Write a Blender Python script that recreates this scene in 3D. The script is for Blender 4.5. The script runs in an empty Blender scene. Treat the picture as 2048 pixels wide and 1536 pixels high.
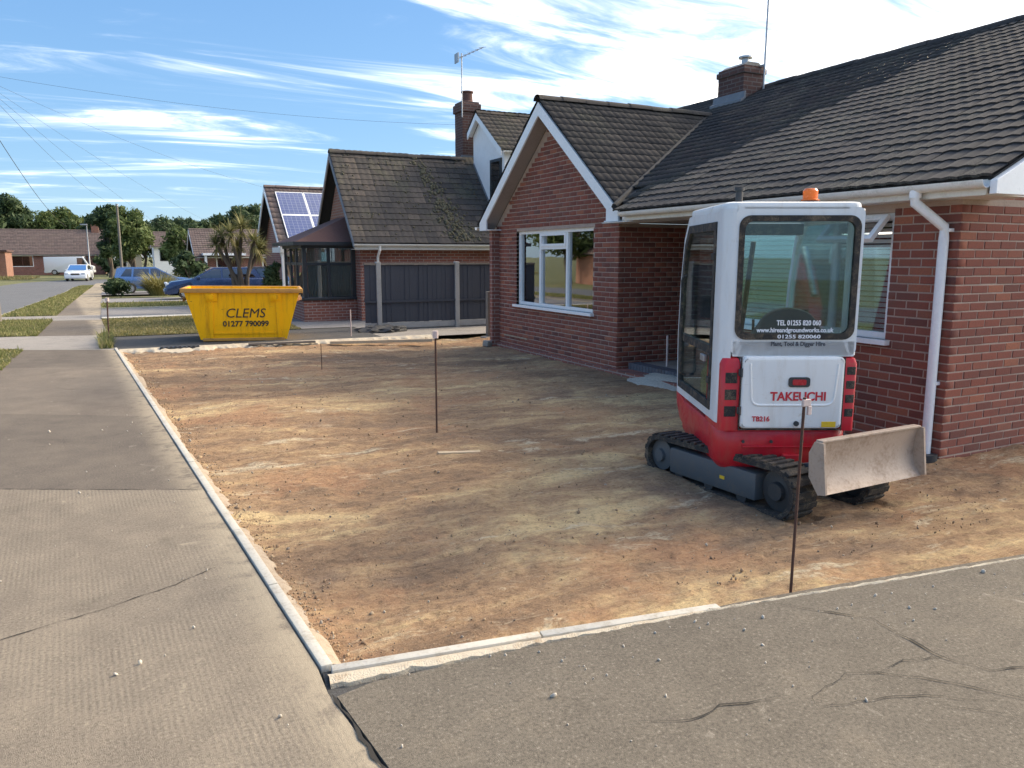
import bpy, bmesh, math, random
import numpy as np
from mathutils import Vector, Matrix, Euler
R = math.radians
random.seed(7); rng = np.random.default_rng(7)
scene = bpy.context.scene
COL = scene.collection

# ------------------------------------------------------------------ camera
FPX = 1530.0; CAMH = 1.66; YAW = R(26.2); PITCH = math.atan(256 / FPX)
cam_d = bpy.data.cameras.new('camera'); cam = bpy.data.objects.new('camera', cam_d); COL.objects.link(cam)
cam_d.sensor_width = 36; cam_d.lens = 36 * FPX / 2048; cam_d.clip_start = .05; cam_d.clip_end = 3000
cam.location = (0, 0, CAMH); cam.rotation_euler = (R(90) - PITCH, 0, -YAW)
scene.camera = cam
CF = np.array([math.sin(YAW) * math.cos(PITCH), math.cos(YAW) * math.cos(PITCH), -math.sin(PITCH)])
CR = np.array([math.cos(YAW), -math.sin(YAW), 0]); CU = np.cross(CR, CF)
def proj(p):          # only used to choose which repeats are built as single objects
    v = np.array(p) - np.array([0, 0, CAMH]); d = v @ CF
    return (1024 + FPX * (v @ CR) / d, 768 - FPX * (v @ CU) / d, d)

# ------------------------------------------------------------------ world, sun, exposure
SUN_EL = R(33.0); SUN_AZ = R(6.0)                 # azimuth measured from +X towards +Y
sun_dir = Vector((math.cos(SUN_EL) * math.cos(SUN_AZ), math.cos(SUN_EL) * math.sin(SUN_AZ), math.sin(SUN_EL)))
world = bpy.data.worlds.new('World'); scene.world = world; world.use_nodes = True
wn = world.node_tree.nodes; wl = world.node_tree.links; wn.clear()
def WN(t, **k):
    n = wn.new(t)
    for a, v in k.items(): setattr(n, a, v)
    return n
sky = WN('ShaderNodeTexSky', sky_type='NISHITA', sun_disc=False, sun_elevation=SUN_EL, sun_rotation=R(90) - SUN_AZ,
         altitude=20, air_density=1.0, dust_density=0.25, ozone_density=2.6)
tc = WN('ShaderNodeTexCoord'); sep = WN('ShaderNodeSeparateXYZ'); wl.new(tc.outputs['Generated'], sep.inputs[0])
mz = WN('ShaderNodeMath', operation='MAXIMUM'); wl.new(sep.outputs['Z'], mz.inputs[0]); mz.inputs[1].default_value = 0.03
mz2 = WN('ShaderNodeMath', operation='ADD'); wl.new(mz.outputs[0], mz2.inputs[0]); mz2.inputs[1].default_value = 0.10
dx = WN('ShaderNodeMath', operation='DIVIDE'); wl.new(sep.outputs['X'], dx.inputs[0]); wl.new(mz2.outputs[0], dx.inputs[1])
dy = WN('ShaderNodeMath', operation='DIVIDE'); wl.new(sep.outputs['Y'], dy.inputs[0]); wl.new(mz2.outputs[0], dy.inputs[1])
cmb = WN('ShaderNodeCombineXYZ'); wl.new(dx.outputs[0], cmb.inputs[0]); wl.new(dy.outputs[0], cmb.inputs[1])
mp = WN('ShaderNodeMapping'); mp.inputs['Rotation'].default_value = (0, 0, R(38)); mp.inputs['Scale'].default_value = (0.42, 1.7, 1)
wl.new(cmb.outputs[0], mp.inputs[0])
n1 = WN('ShaderNodeTexNoise'); n1.inputs['Scale'].default_value = 1.5; n1.inputs['Detail'].default_value = 9; n1.inputs['Roughness'].default_value = .62; n1.inputs['Distortion'].default_value = .9
wl.new(mp.outputs[0], n1.inputs['Vector'])
n2 = WN('ShaderNodeTexNoise'); n2.inputs['Scale'].default_value = .33; n2.inputs['Detail'].default_value = 3
wl.new(cmb.outputs[0], n2.inputs['Vector'])
# cirrus is denser on the sun's side of the sky
dt = WN('ShaderNodeVectorMath', operation='DOT_PRODUCT'); wl.new(tc.outputs['Generated'], dt.inputs[0]); dt.inputs[1].default_value = (.8 * math.cos(SUN_AZ), .8 * math.sin(SUN_AZ), 0.6)
mr = WN('ShaderNodeMapRange'); wl.new(dt.outputs['Value'], mr.inputs[0])
mr.inputs[1].default_value = .40; mr.inputs[2].default_value = .92; mr.inputs[3].default_value = -.075; mr.inputs[4].default_value = .225
a1 = WN('ShaderNodeMath', operation='MULTIPLY_ADD'); wl.new(n2.outputs[0], a1.inputs[0]); a1.inputs[1].default_value = .35; wl.new(n1.outputs[0], a1.inputs[2])
a2 = WN('ShaderNodeMath', operation='ADD'); wl.new(a1.outputs[0], a2.inputs[0]); wl.new(mr.outputs[0], a2.inputs[1])
cr = WN('ShaderNodeMapRange', interpolation_type='SMOOTHSTEP'); wl.new(a2.outputs[0], cr.inputs[0])
cr.inputs[1].default_value = .57; cr.inputs[2].default_value = 1.12; cr.inputs[3].default_value = 0; cr.inputs[4].default_value = .9
cp_ = WN('ShaderNodeMath', operation='POWER'); wl.new(cr.outputs[0], cp_.inputs[0]); cp_.inputs[1].default_value = 1.55
# a thin even veil of high haze lies over the whole dome
vg = WN('ShaderNodeMapRange'); wl.new(sep.outputs['Z'], vg.inputs[0]); vg.inputs[1].default_value = 0; vg.inputs[2].default_value = .55
vc = WN('ShaderNodeMix', data_type='RGBA'); wl.new(vg.outputs[0], vc.inputs[0]); vc.inputs[6].default_value = (.54, 1.15, 1.86, 1); vc.inputs[7].default_value = (.26, .75, 1.77, 1)
vm_ = WN('ShaderNodeMix', data_type='RGBA'); vm_.inputs[0].default_value = .8; wl.new(sky.outputs[0], vm_.inputs[6]); wl.new(vc.outputs[2], vm_.inputs[7])
mix = WN('ShaderNodeMix', data_type='RGBA'); wl.new(cp_.outputs[0], mix.inputs[0]); wl.new(vm_.outputs[2], mix.inputs[6]); mix.inputs[7].default_value = (25, 22.4, 18.8, 1)
bg = WN('ShaderNodeBackground'); bg.inputs['Strength'].default_value = 0.115; wl.new(mix.outputs[2], bg.inputs[0])
wo = WN('ShaderNodeOutputWorld'); wl.new(bg.outputs[0], wo.inputs[0])
sl = bpy.data.lights.new('sun', 'SUN'); sl.energy = 1.65; sl.angle = R(15.0); sl.color = (1, .84, .62)
so = bpy.data.objects.new('sun', sl); COL.objects.link(so); so.location = (30, 5, 30); so.rotation_euler = (-sun_dir).to_track_quat('-Z', 'Y').to_euler()
scene.view_settings.view_transform = 'Standard'; scene.view_settings.look = 'None'
scene.view_settings.gamma = 1; scene.view_settings.use_curve_mapping = False; scene.view_settings.exposure = 1.72
scene.render.engine = 'CYCLES'
scene.cycles.max_bounces = 8; scene.cycles.transparent_max_bounces = 12
scene.render.resolution_x = 1024; scene.render.resolution_y = 768

def gz(y):             # the street falls a little away from the camera
    if y < 18: return 0.0
    return -.5 * min(1, (y - 18) / 34)

# ------------------------------------------------------------------ materials
def new_mat(name):
    m = bpy.data.materials.new(name); m.use_nodes = True
    nt = m.node_tree; b = nt.nodes['Principled BSDF']
    return m, nt, b
def ramp(nt, stops, fac=None):
    r = nt.nodes.new('ShaderNodeValToRGB'); e = r.color_ramp.elements
    while len(e) < len(stops): e.new(.5)
    for i, (p, c) in enumerate(stops):
        e[i].position = p; e[i].color = (*c, 1)
    if fac is not None: nt.links.new(fac, r.inputs[0])
    return r
def noise(nt, scale, detail=4, rough=.6, vec=None, dist=0):
    n = nt.nodes.new('ShaderNodeTexNoise'); n.inputs['Scale'].default_value = scale; n.inputs['Detail'].default_value = detail
    n.inputs['Roughness'].default_value = rough; n.inputs['Distortion'].default_value = dist
    if vec is not None: nt.links.new(vec, n.inputs['Vector'])
    return n
def pos(nt): return nt.nodes.new('ShaderNodeNewGeometry').outputs['Position']
def mapping(nt, vec, scale=(1, 1, 1), rot=(0, 0, 0)):
    m = nt.nodes.new('ShaderNodeMapping'); m.inputs['Scale'].default_value = scale; m.inputs['Rotation'].default_value = rot
    nt.links.new(vec, m.inputs[0]); return m.outputs[0]
def mixc(nt, fac, a, b, mode='MIX'):
    m = nt.nodes.new('ShaderNodeMix'); m.data_type = 'RGBA'; m.blend_type = mode
    for i, v in ((0, fac), (6, a), (7, b)):
        if isinstance(v, (int, float)): m.inputs[i].default_value = v
        elif isinstance(v, tuple): m.inputs[i].default_value = (*v, 1)
        else: nt.links.new(v, m.inputs[i])
    return m.outputs[2]
def math_(nt, op, a, b=None, c=None):
    m = nt.nodes.new('ShaderNodeMath'); m.operation = op
    for i, v in enumerate((a, b, c)):
        if v is None: continue
        if isinstance(v, (int, float)): m.inputs[i].default_value = v
        else: nt.links.new(v, m.inputs[i])
    return m.outputs[0]
def mrange(nt, v, a, b, c=0, d=1, smooth=True):
    m = nt.nodes.new('ShaderNodeMapRange')
    if smooth: m.interpolation_type = 'SMOOTHSTEP'
    nt.links.new(v, m.inputs[0])
    for i, x in enumerate((a, b, c, d)): m.inputs[i + 1].default_value = x
    return m.outputs[0]
def bump(nt, b, h, strength=.3, dist=.02):
    n = nt.nodes.new('ShaderNodeBump'); n.inputs['Strength'].default_value = strength; n.inputs['Distance'].default_value = dist
    nt.links.new(h, n.inputs['Height']); nt.links.new(n.outputs[0], b.inputs['Normal']); return n
def setc(nt, b, c):
    if isinstance(c, tuple): b.inputs['Base Color'].default_value = (*c, 1)
    else: nt.links.new(c, b.inputs['Base Color'])
def rnd_val(nt):       # per object + per loose piece random value
    g = nt.nodes.new('ShaderNodeNewGeometry'); o = nt.nodes.new('ShaderNodeObjectInfo')
    return math_(nt, 'FRACT', math_(nt, 'ADD', g.outputs['Random Per Island'], o.outputs['Random']))

def plain(name, col, rough=.5, metal=0, dirt=.25, dscale=4, spec=.5, coat=0, dirtcol=None, bmp=0):
    m, nt, b = new_mat(name)
    n = noise(nt, dscale, 6, .65, pos(nt)); n2 = noise(nt, dscale * 9, 3, .6, pos(nt))
    f = math_(nt, 'MULTIPLY_ADD', n2.outputs[0], .4, math_(nt, 'MULTIPLY', n.outputs[0], .6))
    dc = dirtcol or tuple(c * .55 + .02 for c in col)
    setc(nt, b, mixc(nt, mrange(nt, f, .45, .72, 0, dirt * 2), col, dc))
    nt.links.new(mrange(nt, f, .3, .7, max(.05, rough - .1), min(1, rough + .15)), b.inputs['Roughness'])
    b.inputs['Metallic'].default_value = metal; b.inputs['Specular IOR Level'].default_value = spec
    if coat: b.inputs['Coat Weight'].default_value = coat; b.inputs['Coat Roughness'].default_value = .1
    if bmp: bump(nt, b, n2.outputs[0], bmp, .01)
    return m
M = {}
# brick
def brick_mat(name, stops):
    m, nt, b = new_mat(name); p = pos(nt); rv = rnd_val(nt)
    base = ramp(nt, stops, rv).outputs[0]
    n = noise(nt, 45, 5, .7, p); n2 = noise(nt, 1.3, 4, .6, p); n3 = noise(nt, 220, 2, .6, p)
    c = mixc(nt, mrange(nt, n.outputs[0], .42, .75, 0, .5), base, (.14, .07, .055))
    c = mixc(nt, mrange(nt, n2.outputs[0], .48, .75, 0, .35), c, (.15, .09, .07))
    c = mixc(nt, mrange(nt, n3.outputs[0], .62, .8, 0, .35), c, (.42, .32, .27))
    setc(nt, b, c); b.inputs['Roughness'].default_value = .9
    bump(nt, b, n.outputs[0], .5, .006); return m
M['brick'] = brick_mat('brick_face', [(0, (.155, .055, .042)), (.18, (.225, .067, .045)), (.36, (.265, .078, .050)), (.5, (.195, .062, .045)), (.66, (.285, .085, .053)), (.8, (.22, .070, .050)), (.95, (.36, .125, .068)), (1, (.125, .05, .044))])
M['brick_blue'] = brick_mat('engineering_brick', [(0, (.085, .095, .115)), (.5, (.11, .12, .14)), (1, (.075, .08, .095))])
def brick_tex(name, cols, mortar, scale=1.0):
    m, nt, b = new_mat(name); g = nt.nodes.new('ShaderNodeNewGeometry')
    # pick the wall plane from the normal: u along the wall, v up
    s = nt.nodes.new('ShaderNodeSeparateXYZ'); nt.links.new(g.outputs['Position'], s.inputs[0])
    u = math_(nt, 'ADD', s.outputs[0], s.outputs[1])
    cb = nt.nodes.new('ShaderNodeCombineXYZ'); nt.links.new(u, cb.inputs[0]); nt.links.new(s.outputs[2], cb.inputs[1])
    t = nt.nodes.new('ShaderNodeTexBrick'); nt.links.new(cb.outputs[0], t.inputs[0])
    t.inputs['Scale'].default_value = scale; t.inputs['Brick Width'].default_value = .225; t.inputs['Row Height'].default_value = .075
    t.inputs['Mortar Size'].default_value = .010; t.inputs['Mortar Smooth'].default_value = .2
    t.inputs['Color1'].default_value = (*cols[0], 1); t.inputs['Color2'].default_value = (*cols[1], 1); t.inputs['Mortar'].default_value = (*mortar, 1)
    n = noise(nt, 2, 5, .6, g.outputs['Position'])
    setc(nt, b, mixc(nt, mrange(nt, n.outputs[0], .4, .75, 0, .5), t.outputs[0], tuple(c * .6 for c in cols[0])))
    b.inputs['Roughness'].default_value = .92
    iv = math_(nt, 'SUBTRACT', 1.0, t.outputs['Fac']); bump(nt, b, iv, .6, .012); return m
M['brick_far'] = brick_tex('far_brick', ((.30, .105, .072), (.20, .078, .06)), (.36, .28, .24))
M['brick_orange'] = brick_tex('orange_brick', ((.33, .14, .08), (.25, .10, .065)), (.3, .24, .2))
M['brick_dark'] = brick_tex('sooty_brick', ((.12, .058, .046), (.085, .045, .04)), (.15, .125, .115))
M['mortar'] = plain('mortar', (.42, .32, .26), .95, dirt=.3, dscale=6, dirtcol=(.22, .17, .15), bmp=.4)
M['render_grey'] = plain('mortar_haunch', (.42, .34, .25), .97, dirt=.6, dscale=22, dirtcol=(.27, .19, .125), bmp=.6)
M['concrete'] = plain('edging_concrete', (.50, .475, .41), .92, dirt=.45, dscale=7, dirtcol=(.33, .28, .21), bmp=.25)
M['concrete_old'] = plain('old_concrete', (.33, .30, .26), .92, dirt=.4, dscale=3, dirtcol=(.2, .18, .14), bmp=.4)
M['post_conc'] = plain('post_concrete', (.34, .34, .33), .9, dirt=.3, dscale=5, bmp=.2)
# roof tiles
def tile_mat(name, stops, moss, mossamt=.5):
    m, nt, b = new_mat(name); p = pos(nt); rv = rnd_val(nt)
    base = ramp(nt, stops, rv).outputs[0]
    n = noise(nt, 22, 6, .7, p); n2 = noise(nt, 1.1, 5, .65, p); n3 = noise(nt, 60, 3, .7, p)
    c = mixc(nt, mrange(nt, n.outputs[0], .45, .75, 0, .5), base, tuple(v * .55 for v in stops[0][1]))
    mo = math_(nt, 'MULTIPLY', mrange(nt, n2.outputs[0], .48, .7), mrange(nt, n3.outputs[0], .45, .65))
    c = mixc(nt, math_(nt, 'MULTIPLY', mo, mossamt), c, moss)
    sp = noise(nt, 34, 2, .5, p); c = mixc(nt, mrange(nt, sp.outputs[0], .72, .78, 0, .45), c, (.34, .33, .28))
    setc(nt, b, c); b.inputs['Roughness'].default_value = .9; b.inputs['Specular IOR Level'].default_value = .35
    bump(nt, b, n3.outputs[0], .35, .008); return m
M['tile'] = tile_mat('concrete_tile', [(0, (.037, .035, .035)), (.4, (.050, .046, .044)), (.7, (.043, .040, .040)), (1, (.068, .060, .055))], (.20, .19, .13), .55)
M['tile2'] = tile_mat('mossy_tile', [(0, (.062, .053, .046)), (.4, (.09, .076, .064)), (.7, (.055, .049, .045)), (1, (.125, .10, .08))], (.17, .17, .085), .8)
M['tile_far'] = tile_mat('brown_tile', [(0, (.15, .11, .1)), (.5, (.18, .135, .12)), (1, (.13, .1, .092))], (.17, .15, .1), .4)
M['tile_red'] = tile_mat('red_tile', [(0, (.12, .065, .055)), (.5, (.15, .08, .065)), (1, (.10, .06, .055))], (.13, .11, .08), .4)
M['felt'] = plain('roof_underlay', (.03, .03, .03), .95)
M['moss'] = plain('moss_clump', (.14, .125, .075), .98, dirt=.5, dscale=30, dirtcol=(.07, .055, .035), bmp=.8)
# plastics, paints
M['upvc'] = plain('white_upvc', (.88, .88, .87), .32, dirt=.12, dscale=3, dirtcol=(.55, .53, .5))
M['gutter'] = plain('gutter_white', (.74, .735, .70), .4, dirt=.3, dscale=6, dirtcol=(.45, .42, .36))
M['soffit'] = plain('soffit_board', (.36, .31, .28), .8, dirt=.25, dscale=3)
M['white_wall'] = plain('white_cladding', (.86, .86, .85), .6, dirt=.15)
M['lead'] = plain('lead_flashing', (.16, .175, .195), .6, dirt=.4, dscale=5, dirtcol=(.25, .26, .27))
M['black_frame'] = plain('anthracite_frame', (.025, .028, .032), .4, dirt=.15)
M['navy_wood'] = plain('painted_boards', (.040, .048, .066), .75, dirt=.35, dscale=12, dirtcol=(.06, .062, .07), bmp=.3)
M['timber'] = plain('raw_timber', (.55, .42, .27), .85, dirt=.35, dscale=8, dirtcol=(.33, .24, .15), bmp=.3)
M['grey_wood'] = plain('weathered_wood', (.20, .175, .145), .9, dirt=.4, dscale=10, bmp=.4)
M['rust'] = plain('rusty_steel', (.10, .055, .042), .85, metal=.3, dirt=.5, dscale=60, dirtcol=(.20, .10, .06), bmp=.4)
M['pink_pin'] = plain('pin_plaster', (.62, .5, .46), .85, dirt=.3, dscale=40)
M['steel'] = plain('galvanised_steel', (.42, .43, .44), .45, metal=.8, dirt=.25, dscale=10)
M['dark_steel'] = plain('dark_steel', (.05, .055, .06), .55, metal=.4, dirt=.35, dscale=12, dirtcol=(.14, .11, .085))
M['interior'] = plain('room_inside', (.30, .28, .25), .9, dirt=.1)
M['curtain'] = plain('curtain', (.62, .60, .55), .95, dirt=.2, dscale=3)
M['curtain2'] = plain('brown_curtain', (.80, .72, .60), .95, dirt=.3, dscale=5)
M['blind'] = plain('blind_slat', (.80, .78, .72), .7, dirt=.15)
M['yellow'] = plain('yellow_skip_paint', (.92, .46, .002), .5, dirt=.3, dscale=4, dirtcol=(.5, .21, .015), spec=.2)
m, nt, b = new_mat('yellow_skip_paint'); p = nt.nodes.new('ShaderNodeTexCoord').outputs['Object']
gr = noise(nt, 3, 6, .7, mapping(nt, p, (5, 5, .5))); rs_ = noise(nt, 7, 7, .8, p, .6); sc2 = noise(nt, 9, 4, .7, mapping(nt, p, (.6, 1, 9), (0, R(25), 0)))
c = mixc(nt, mrange(nt, gr.outputs[0], .48, .72, 0, .65), (.92, .47, .002), (.52, .24, .012)); c = mixc(nt, mrange(nt, sc2.outputs[0], .62, .70, 0, .6), c, (.40, .19, .03))
c = mixc(nt, mrange(nt, rs_.outputs[0], .62, .68, 0, .85), c, (.14, .055, .022)); setc(nt, b, c); b.inputs['Roughness'].default_value = .55; b.inputs['Specular IOR Level'].default_value = .2
dn = noise(nt, 2.2, 2, .5, p); bump(nt, b, dn.outputs[0], .5, .05); M['yellow'] = m
M['rim'] = plain('worn_rim', (.52, .27, .06), .65, dirt=.5, dscale=8, dirtcol=(.30, .17, .08))
M['black_paint'] = plain('black_paint', (.025, .022, .018), .6, dirt=.1)
M['exc_red'] = plain('machine_red', (.60, .012, .026), .32, dirt=.2, dscale=3, dirtcol=(.22, .03, .03), coat=.3)
M['exc_white'] = plain('machine_grey_white', (.82, .82, .80), .35, dirt=.2, dscale=5, dirtcol=(.52, .49, .43), coat=.25)
M['exc_cab'] = plain('cab_grey', (.72, .74, .755), .38, dirt=.18, dscale=4, dirtcol=(.38, .38, .37), coat=.2)
def grimy(name, col, grime, rough=.36):
    m, nt, b = new_mat(name); p = nt.nodes.new('ShaderNodeTexCoord').outputs['Object']
    st = noise(nt, 3.5, 6, .72, mapping(nt, p, (4, 4, .7))); bl2 = noise(nt, 5, 7, .75, p, .4); sc2 = noise(nt, 11, 4, .7, mapping(nt, p, (.5, .5, 10), (0, R(18), 0)))
    c = mixc(nt, mrange(nt, st.outputs[0], .44, .74, 0, .55), col, mixc(nt, .5, col, grime)); c = mixc(nt, mrange(nt, bl2.outputs[0], .57, .72, 0, .6), c, grime); c = mixc(nt, mrange(nt, sc2.outputs[0], .64, .70, 0, .35), c, tuple(v * .6 for v in col))
    setc(nt, b, c); nt.links.new(mrange(nt, bl2.outputs[0], .4, .7, rough - .06, rough + .35), b.inputs['Roughness']); b.inputs['Coat Weight'].default_value = .15; return m
M['exc_red'] = grimy('machine_red', (.58, .012, .026), (.30, .14, .09)); M['exc_white'] = grimy('machine_grey_white', (.84, .84, .82), (.56, .48, .38)); M['exc_cab'] = grimy('cab_grey', (.75, .765, .77), (.52, .46, .38))
M['rubber'] = plain('rubber', (.026, .025, .024), .88, dirt=.5, dscale=16, dirtcol=(.22, .165, .11), bmp=.3)
M['track_frame'] = plain('track_frame_paint', (.075, .088, .098), .5, dirt=.35, dscale=9, dirtcol=(.15, .125, .1))
M['blade'] = plain('worn_blade', (.46, .36, .28), .55, metal=.15, dirt=.45, dscale=5, dirtcol=(.27, .185, .12), bmp=.2)
M['red_text'] = plain('red_lettering', (.55, .02, .035), .4, dirt=.05)
M['white_text'] = plain('white_lettering', (.85, .86, .9), .5, dirt=.05)
M['dark_text'] = plain('dark_lettering', (.07, .075, .09), .5, dirt=.05)
M['sticker_y'] = plain('yellow_sticker', (.75, .48, .02), .5, dirt=.15, dscale=20)
M['orange'] = plain('orange_lens', (.85, .17, .02), .25, dirt=.05)
M['seat'] = plain('seat_vinyl', (.035, .045, .055), .55, dirt=.2)
M['hi_vis'] = plain('bottle_yellow', (.55, .50, .05), .5, dirt=.2)
M['lens_red'] = plain('red_lens', (.45, .02, .03), .2, dirt=.05)
M['tarp'] = plain('dark_tarp', (.03, .034, .04), .7, dirt=.4, dscale=9, dirtcol=(.14, .12, .1))
def glass_mat(name, tint, refl=1.0, ior=1.75):
    m = bpy.data.materials.new(name); m.use_nodes = True; nt = m.node_tree; nt.nodes.clear()
    tr = nt.nodes.new('ShaderNodeBsdfTransparent'); tr.inputs[0].default_value = (*tint, 1)
    gl = nt.nodes.new('ShaderNodeBsdfGlossy'); gl.inputs['Roughness'].default_value = .015; gl.inputs[0].default_value = (.95, .97, 1, 1)
    n = noise(nt, 1.6, 2, .4, pos(nt)); bp = nt.nodes.new('ShaderNodeBump'); bp.inputs['Strength'].default_value = .015; bp.inputs['Distance'].default_value = .05
    nt.links.new(n.outputs[0], bp.inputs['Height']); nt.links.new(bp.outputs[0], gl.inputs['Normal'])
    fr = nt.nodes.new('ShaderNodeFresnel'); fr.inputs[0].default_value = ior
    f = math_(nt, 'MULTIPLY', fr.outputs[0], refl)
    mx = nt.nodes.new('ShaderNodeMixShader'); nt.links.new(f, mx.inputs[0]); nt.links.new(tr.outputs[0], mx.inputs[1]); nt.links.new(gl.outputs[0], mx.inputs[2])
    o = nt.nodes.new('ShaderNodeOutputMaterial'); nt.links.new(mx.outputs[0], o.inputs[0]); return m
M['glass'] = glass_mat('window_glass', (.82, .86, .86), 2.2, 1.9)
M['cab_glass'] = glass_mat('tinted_glass', (.82, .93, .93), .8, 1.6)
M['car_glass'] = glass_mat('car_glass', (.25, .3, .32), 1.5, 1.9)
# car paints
M['car_blue'] = plain('light_blue_paint', (.11, .22, .46), .25, metal=.3, dirt=.1, coat=.6)
M['car_navy'] = plain('navy_paint', (.025, .055, .15), .22, metal=.3, dirt=.1, coat=.7)
M['car_white'] = plain('white_paint', (.75, .78, .8), .3, dirt=.08, coat=.5)
M['car_dark'] = plain('black_car_paint', (.015, .015, .02), .25, dirt=.1, coat=.6)
M['alloy'] = plain('alloy_wheel', (.5, .51, .52), .35, metal=.7, dirt=.2)
M['lamp'] = plain('headlamp', (.7, .74, .78), .15, dirt=.05)
# solar
m, nt, b = new_mat('solar_cells'); p = nt.nodes.new('ShaderNodeTexCoord').outputs['Object']
t = nt.nodes.new('ShaderNodeTexBrick'); t.offset = 0; nt.links.new(p, t.inputs[0]); t.inputs['Scale'].default_value = 1
t.inputs['Brick Width'].default_value = .165; t.inputs['Row Height'].default_value = .165; t.inputs['Mortar Size'].default_value = .006
t.inputs['Color1'].default_value = (.055, .075, .19, 1); t.inputs['Color2'].default_value = (.07, .09, .22, 1); t.inputs['Mortar'].default_value = (.25, .28, .36, 1)
setc(nt, b, t.outputs[0]); b.inputs['Roughness'].default_value = .2; b.inputs['Coat Weight'].default_value = .7; M['solar'] = m
# ground surfaces
def asphalt_mat(name, c1, c2, c3, ridges=0, cracks=False, light=(.5, .46, .4), patch=.5, stain=False):
    m, nt, b = new_mat(name); p = pos(nt)
    big = noise(nt, .55, 5, .62, p, .4); mid = noise(nt, 3.2, 6, .7, p); fine = noise(nt, 260, 5, .8, p); agg = nt.nodes.new('ShaderNodeTexVoronoi')
    nt.links.new(p, agg.inputs[0]); agg.inputs['Scale'].default_value = 330
    f = math_(nt, 'ADD', math_(nt, 'MULTIPLY', big.outputs[0], patch), math_(nt, 'MULTIPLY', mid.outputs[0], 1 - patch))
    c = ramp(nt, [(.33, c1), (.5, c2), (.68, c3)], f).outputs[0]
    c = mixc(nt, mrange(nt, fine.outputs[0], .42, .62, 0, .7), c, mixc(nt, .5, c, (.03, .028, .025)))
    c = mixc(nt, mrange(nt, agg.outputs['Distance'], .0, .22, .55, 0), c, light)
    st = noise(nt, 9, 3, .6, mapping(nt, p, (1, .35, 1), (0, 0, R(30)))); c = mixc(nt, mrange(nt, st.outputs[0], .66, .78, 0, .4), c, light)
    bl_ = noise(nt, 1.7, 6, .7, p, .8); c = mixc(nt, mrange(nt, bl_.outputs[0], .55, .72, 0, .45), c, mixc(nt, .6, c, (.045, .038, .03)))
    dr2 = noise(nt, 28, 5, .7, p); c = mixc(nt, mrange(nt, dr2.outputs[0], .56, .70, 0, .45), c, mixc(nt, .5, c, (.05, .042, .032)))
    sk_ = noise(nt, 75, 3, .7, p); c = mixc(nt, mrange(nt, sk_.outputs[0], .50, .62, 0, .65), c, mixc(nt, .55, c, (.04, .034, .026))); c = mixc(nt, mrange(nt, sk_.outputs[0], .30, .42, .4, 0), c, light)
    sm_ = noise(nt, 2.3, 7, .75, mapping(nt, p, (1, 1, 1), (0, 0, 2.2)), 1.2); c = mixc(nt, mrange(nt, sm_.outputs[0], .62, .74, 0, .55), c, light)
    if stain:      # cement slurry swept along the new edging, dried splashes
        sx = nt.nodes.new('ShaderNodeSeparateXYZ'); nt.links.new(p, sx.inputs[0])
        dd = math_(nt, 'SUBTRACT', math_(nt, 'MULTIPLY_ADD', sx.outputs[1], -.0757, .80), sx.outputs[0])
        sn_ = noise(nt, 5, 5, .7, p); wob = math_(nt, 'MULTIPLY_ADD', sn_.outputs[0], .5, dd)
        c = mixc(nt, math_(nt, 'MULTIPLY', mrange(nt, wob, .28, .52, .7, 0), mrange(nt, sn_.outputs[0], .3, .6)), c, (.46, .385, .27))
    h = math_(nt, 'ADD', math_(nt, 'MULTIPLY', fine.outputs[0], .6), math_(nt, 'MULTIPLY', agg.outputs['Distance'], .9))
    if ridges:
        w = nt.nodes.new('ShaderNodeTexWave'); w.wave_type = 'BANDS'; w.bands_direction = 'X'; nt.links.new(mapping(nt, p, (1, 1, 1), (0, 0, R(-4))), w.inputs[0])
        w.inputs['Scale'].default_value = ridges; w.inputs['Distortion'].default_value = 2.6; w.inputs['Detail'].default_value = 2; w.inputs['Detail Scale'].default_value = 3
        wm = noise(nt, 1.1, 5, .7, p); wk = math_(nt, 'MULTIPLY', w.outputs['Fac'], mrange(nt, wm.outputs[0], .36, .60)); h = math_(nt, 'ADD', h, math_(nt, 'MULTIPLY', wk, .35))
        c = mixc(nt, math_(nt, 'MULTIPLY', wk, .26), c, mixc(nt, .5, c, light))
    setc(nt, b, c); b.inputs['Roughness'].default_value = .93; b.inputs['Specular IOR Level'].default_value = .25
    bump(nt, b, h, .5, .004); return m
M['pavement'] = asphalt_mat('pavement_tarmac', (.185, .153, .118), (.25, .208, .158), (.325, .27, .20), ridges=13, light=(.5, .43, .31), stain=True)
M['pavement2'] = asphalt_mat('pavement_tarmac_dark', (.135, .112, .09), (.175, .146, .115), (.23, .19, .145), light=(.38, .33, .26), stain=True)
M['pavement3'] = asphalt_mat('pavement_tarmac_mid', (.165, .136, .108), (.215, .178, .138), (.275, .225, .17), light=(.42, .36, .28), stain=True)
M['drive'] = asphalt_mat('driveway_tarmac', (.15, .128, .098), (.19, .163, .125), (.25, .208, .152), light=(.44, .39, .31))
M['drive_dark'] = asphalt_mat('dark_tarmac', (.07, .07, .07), (.09, .09, .088), (.12, .115, .11), light=(.25, .24, .23))
M['conc_drive'] = asphalt_mat('concrete_drive', (.29, .26, .23), (.36, .33, .29), (.42, .38, .33), light=(.5, .47, .42))
M['grey_drive'] = asphalt_mat('grey_drive', (.23, .215, .205), (.28, .265, .25), (.33, .31, .29), light=(.45, .43, .4))
M['road'] = asphalt_mat('road_asphalt', (.145, .15, .155), (.17, .175, .18), (.2, .2, .2), light=(.3, .3, .3))
M['crack'] = plain('crack_dirt', (.03, .026, .02), .98, dirt=.3, dscale=20)
M['chip'] = plain('mortar_chips', (.55, .50, .42), .95, dirt=.4, dscale=20, dirtcol=(.36, .27, .18))
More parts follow.
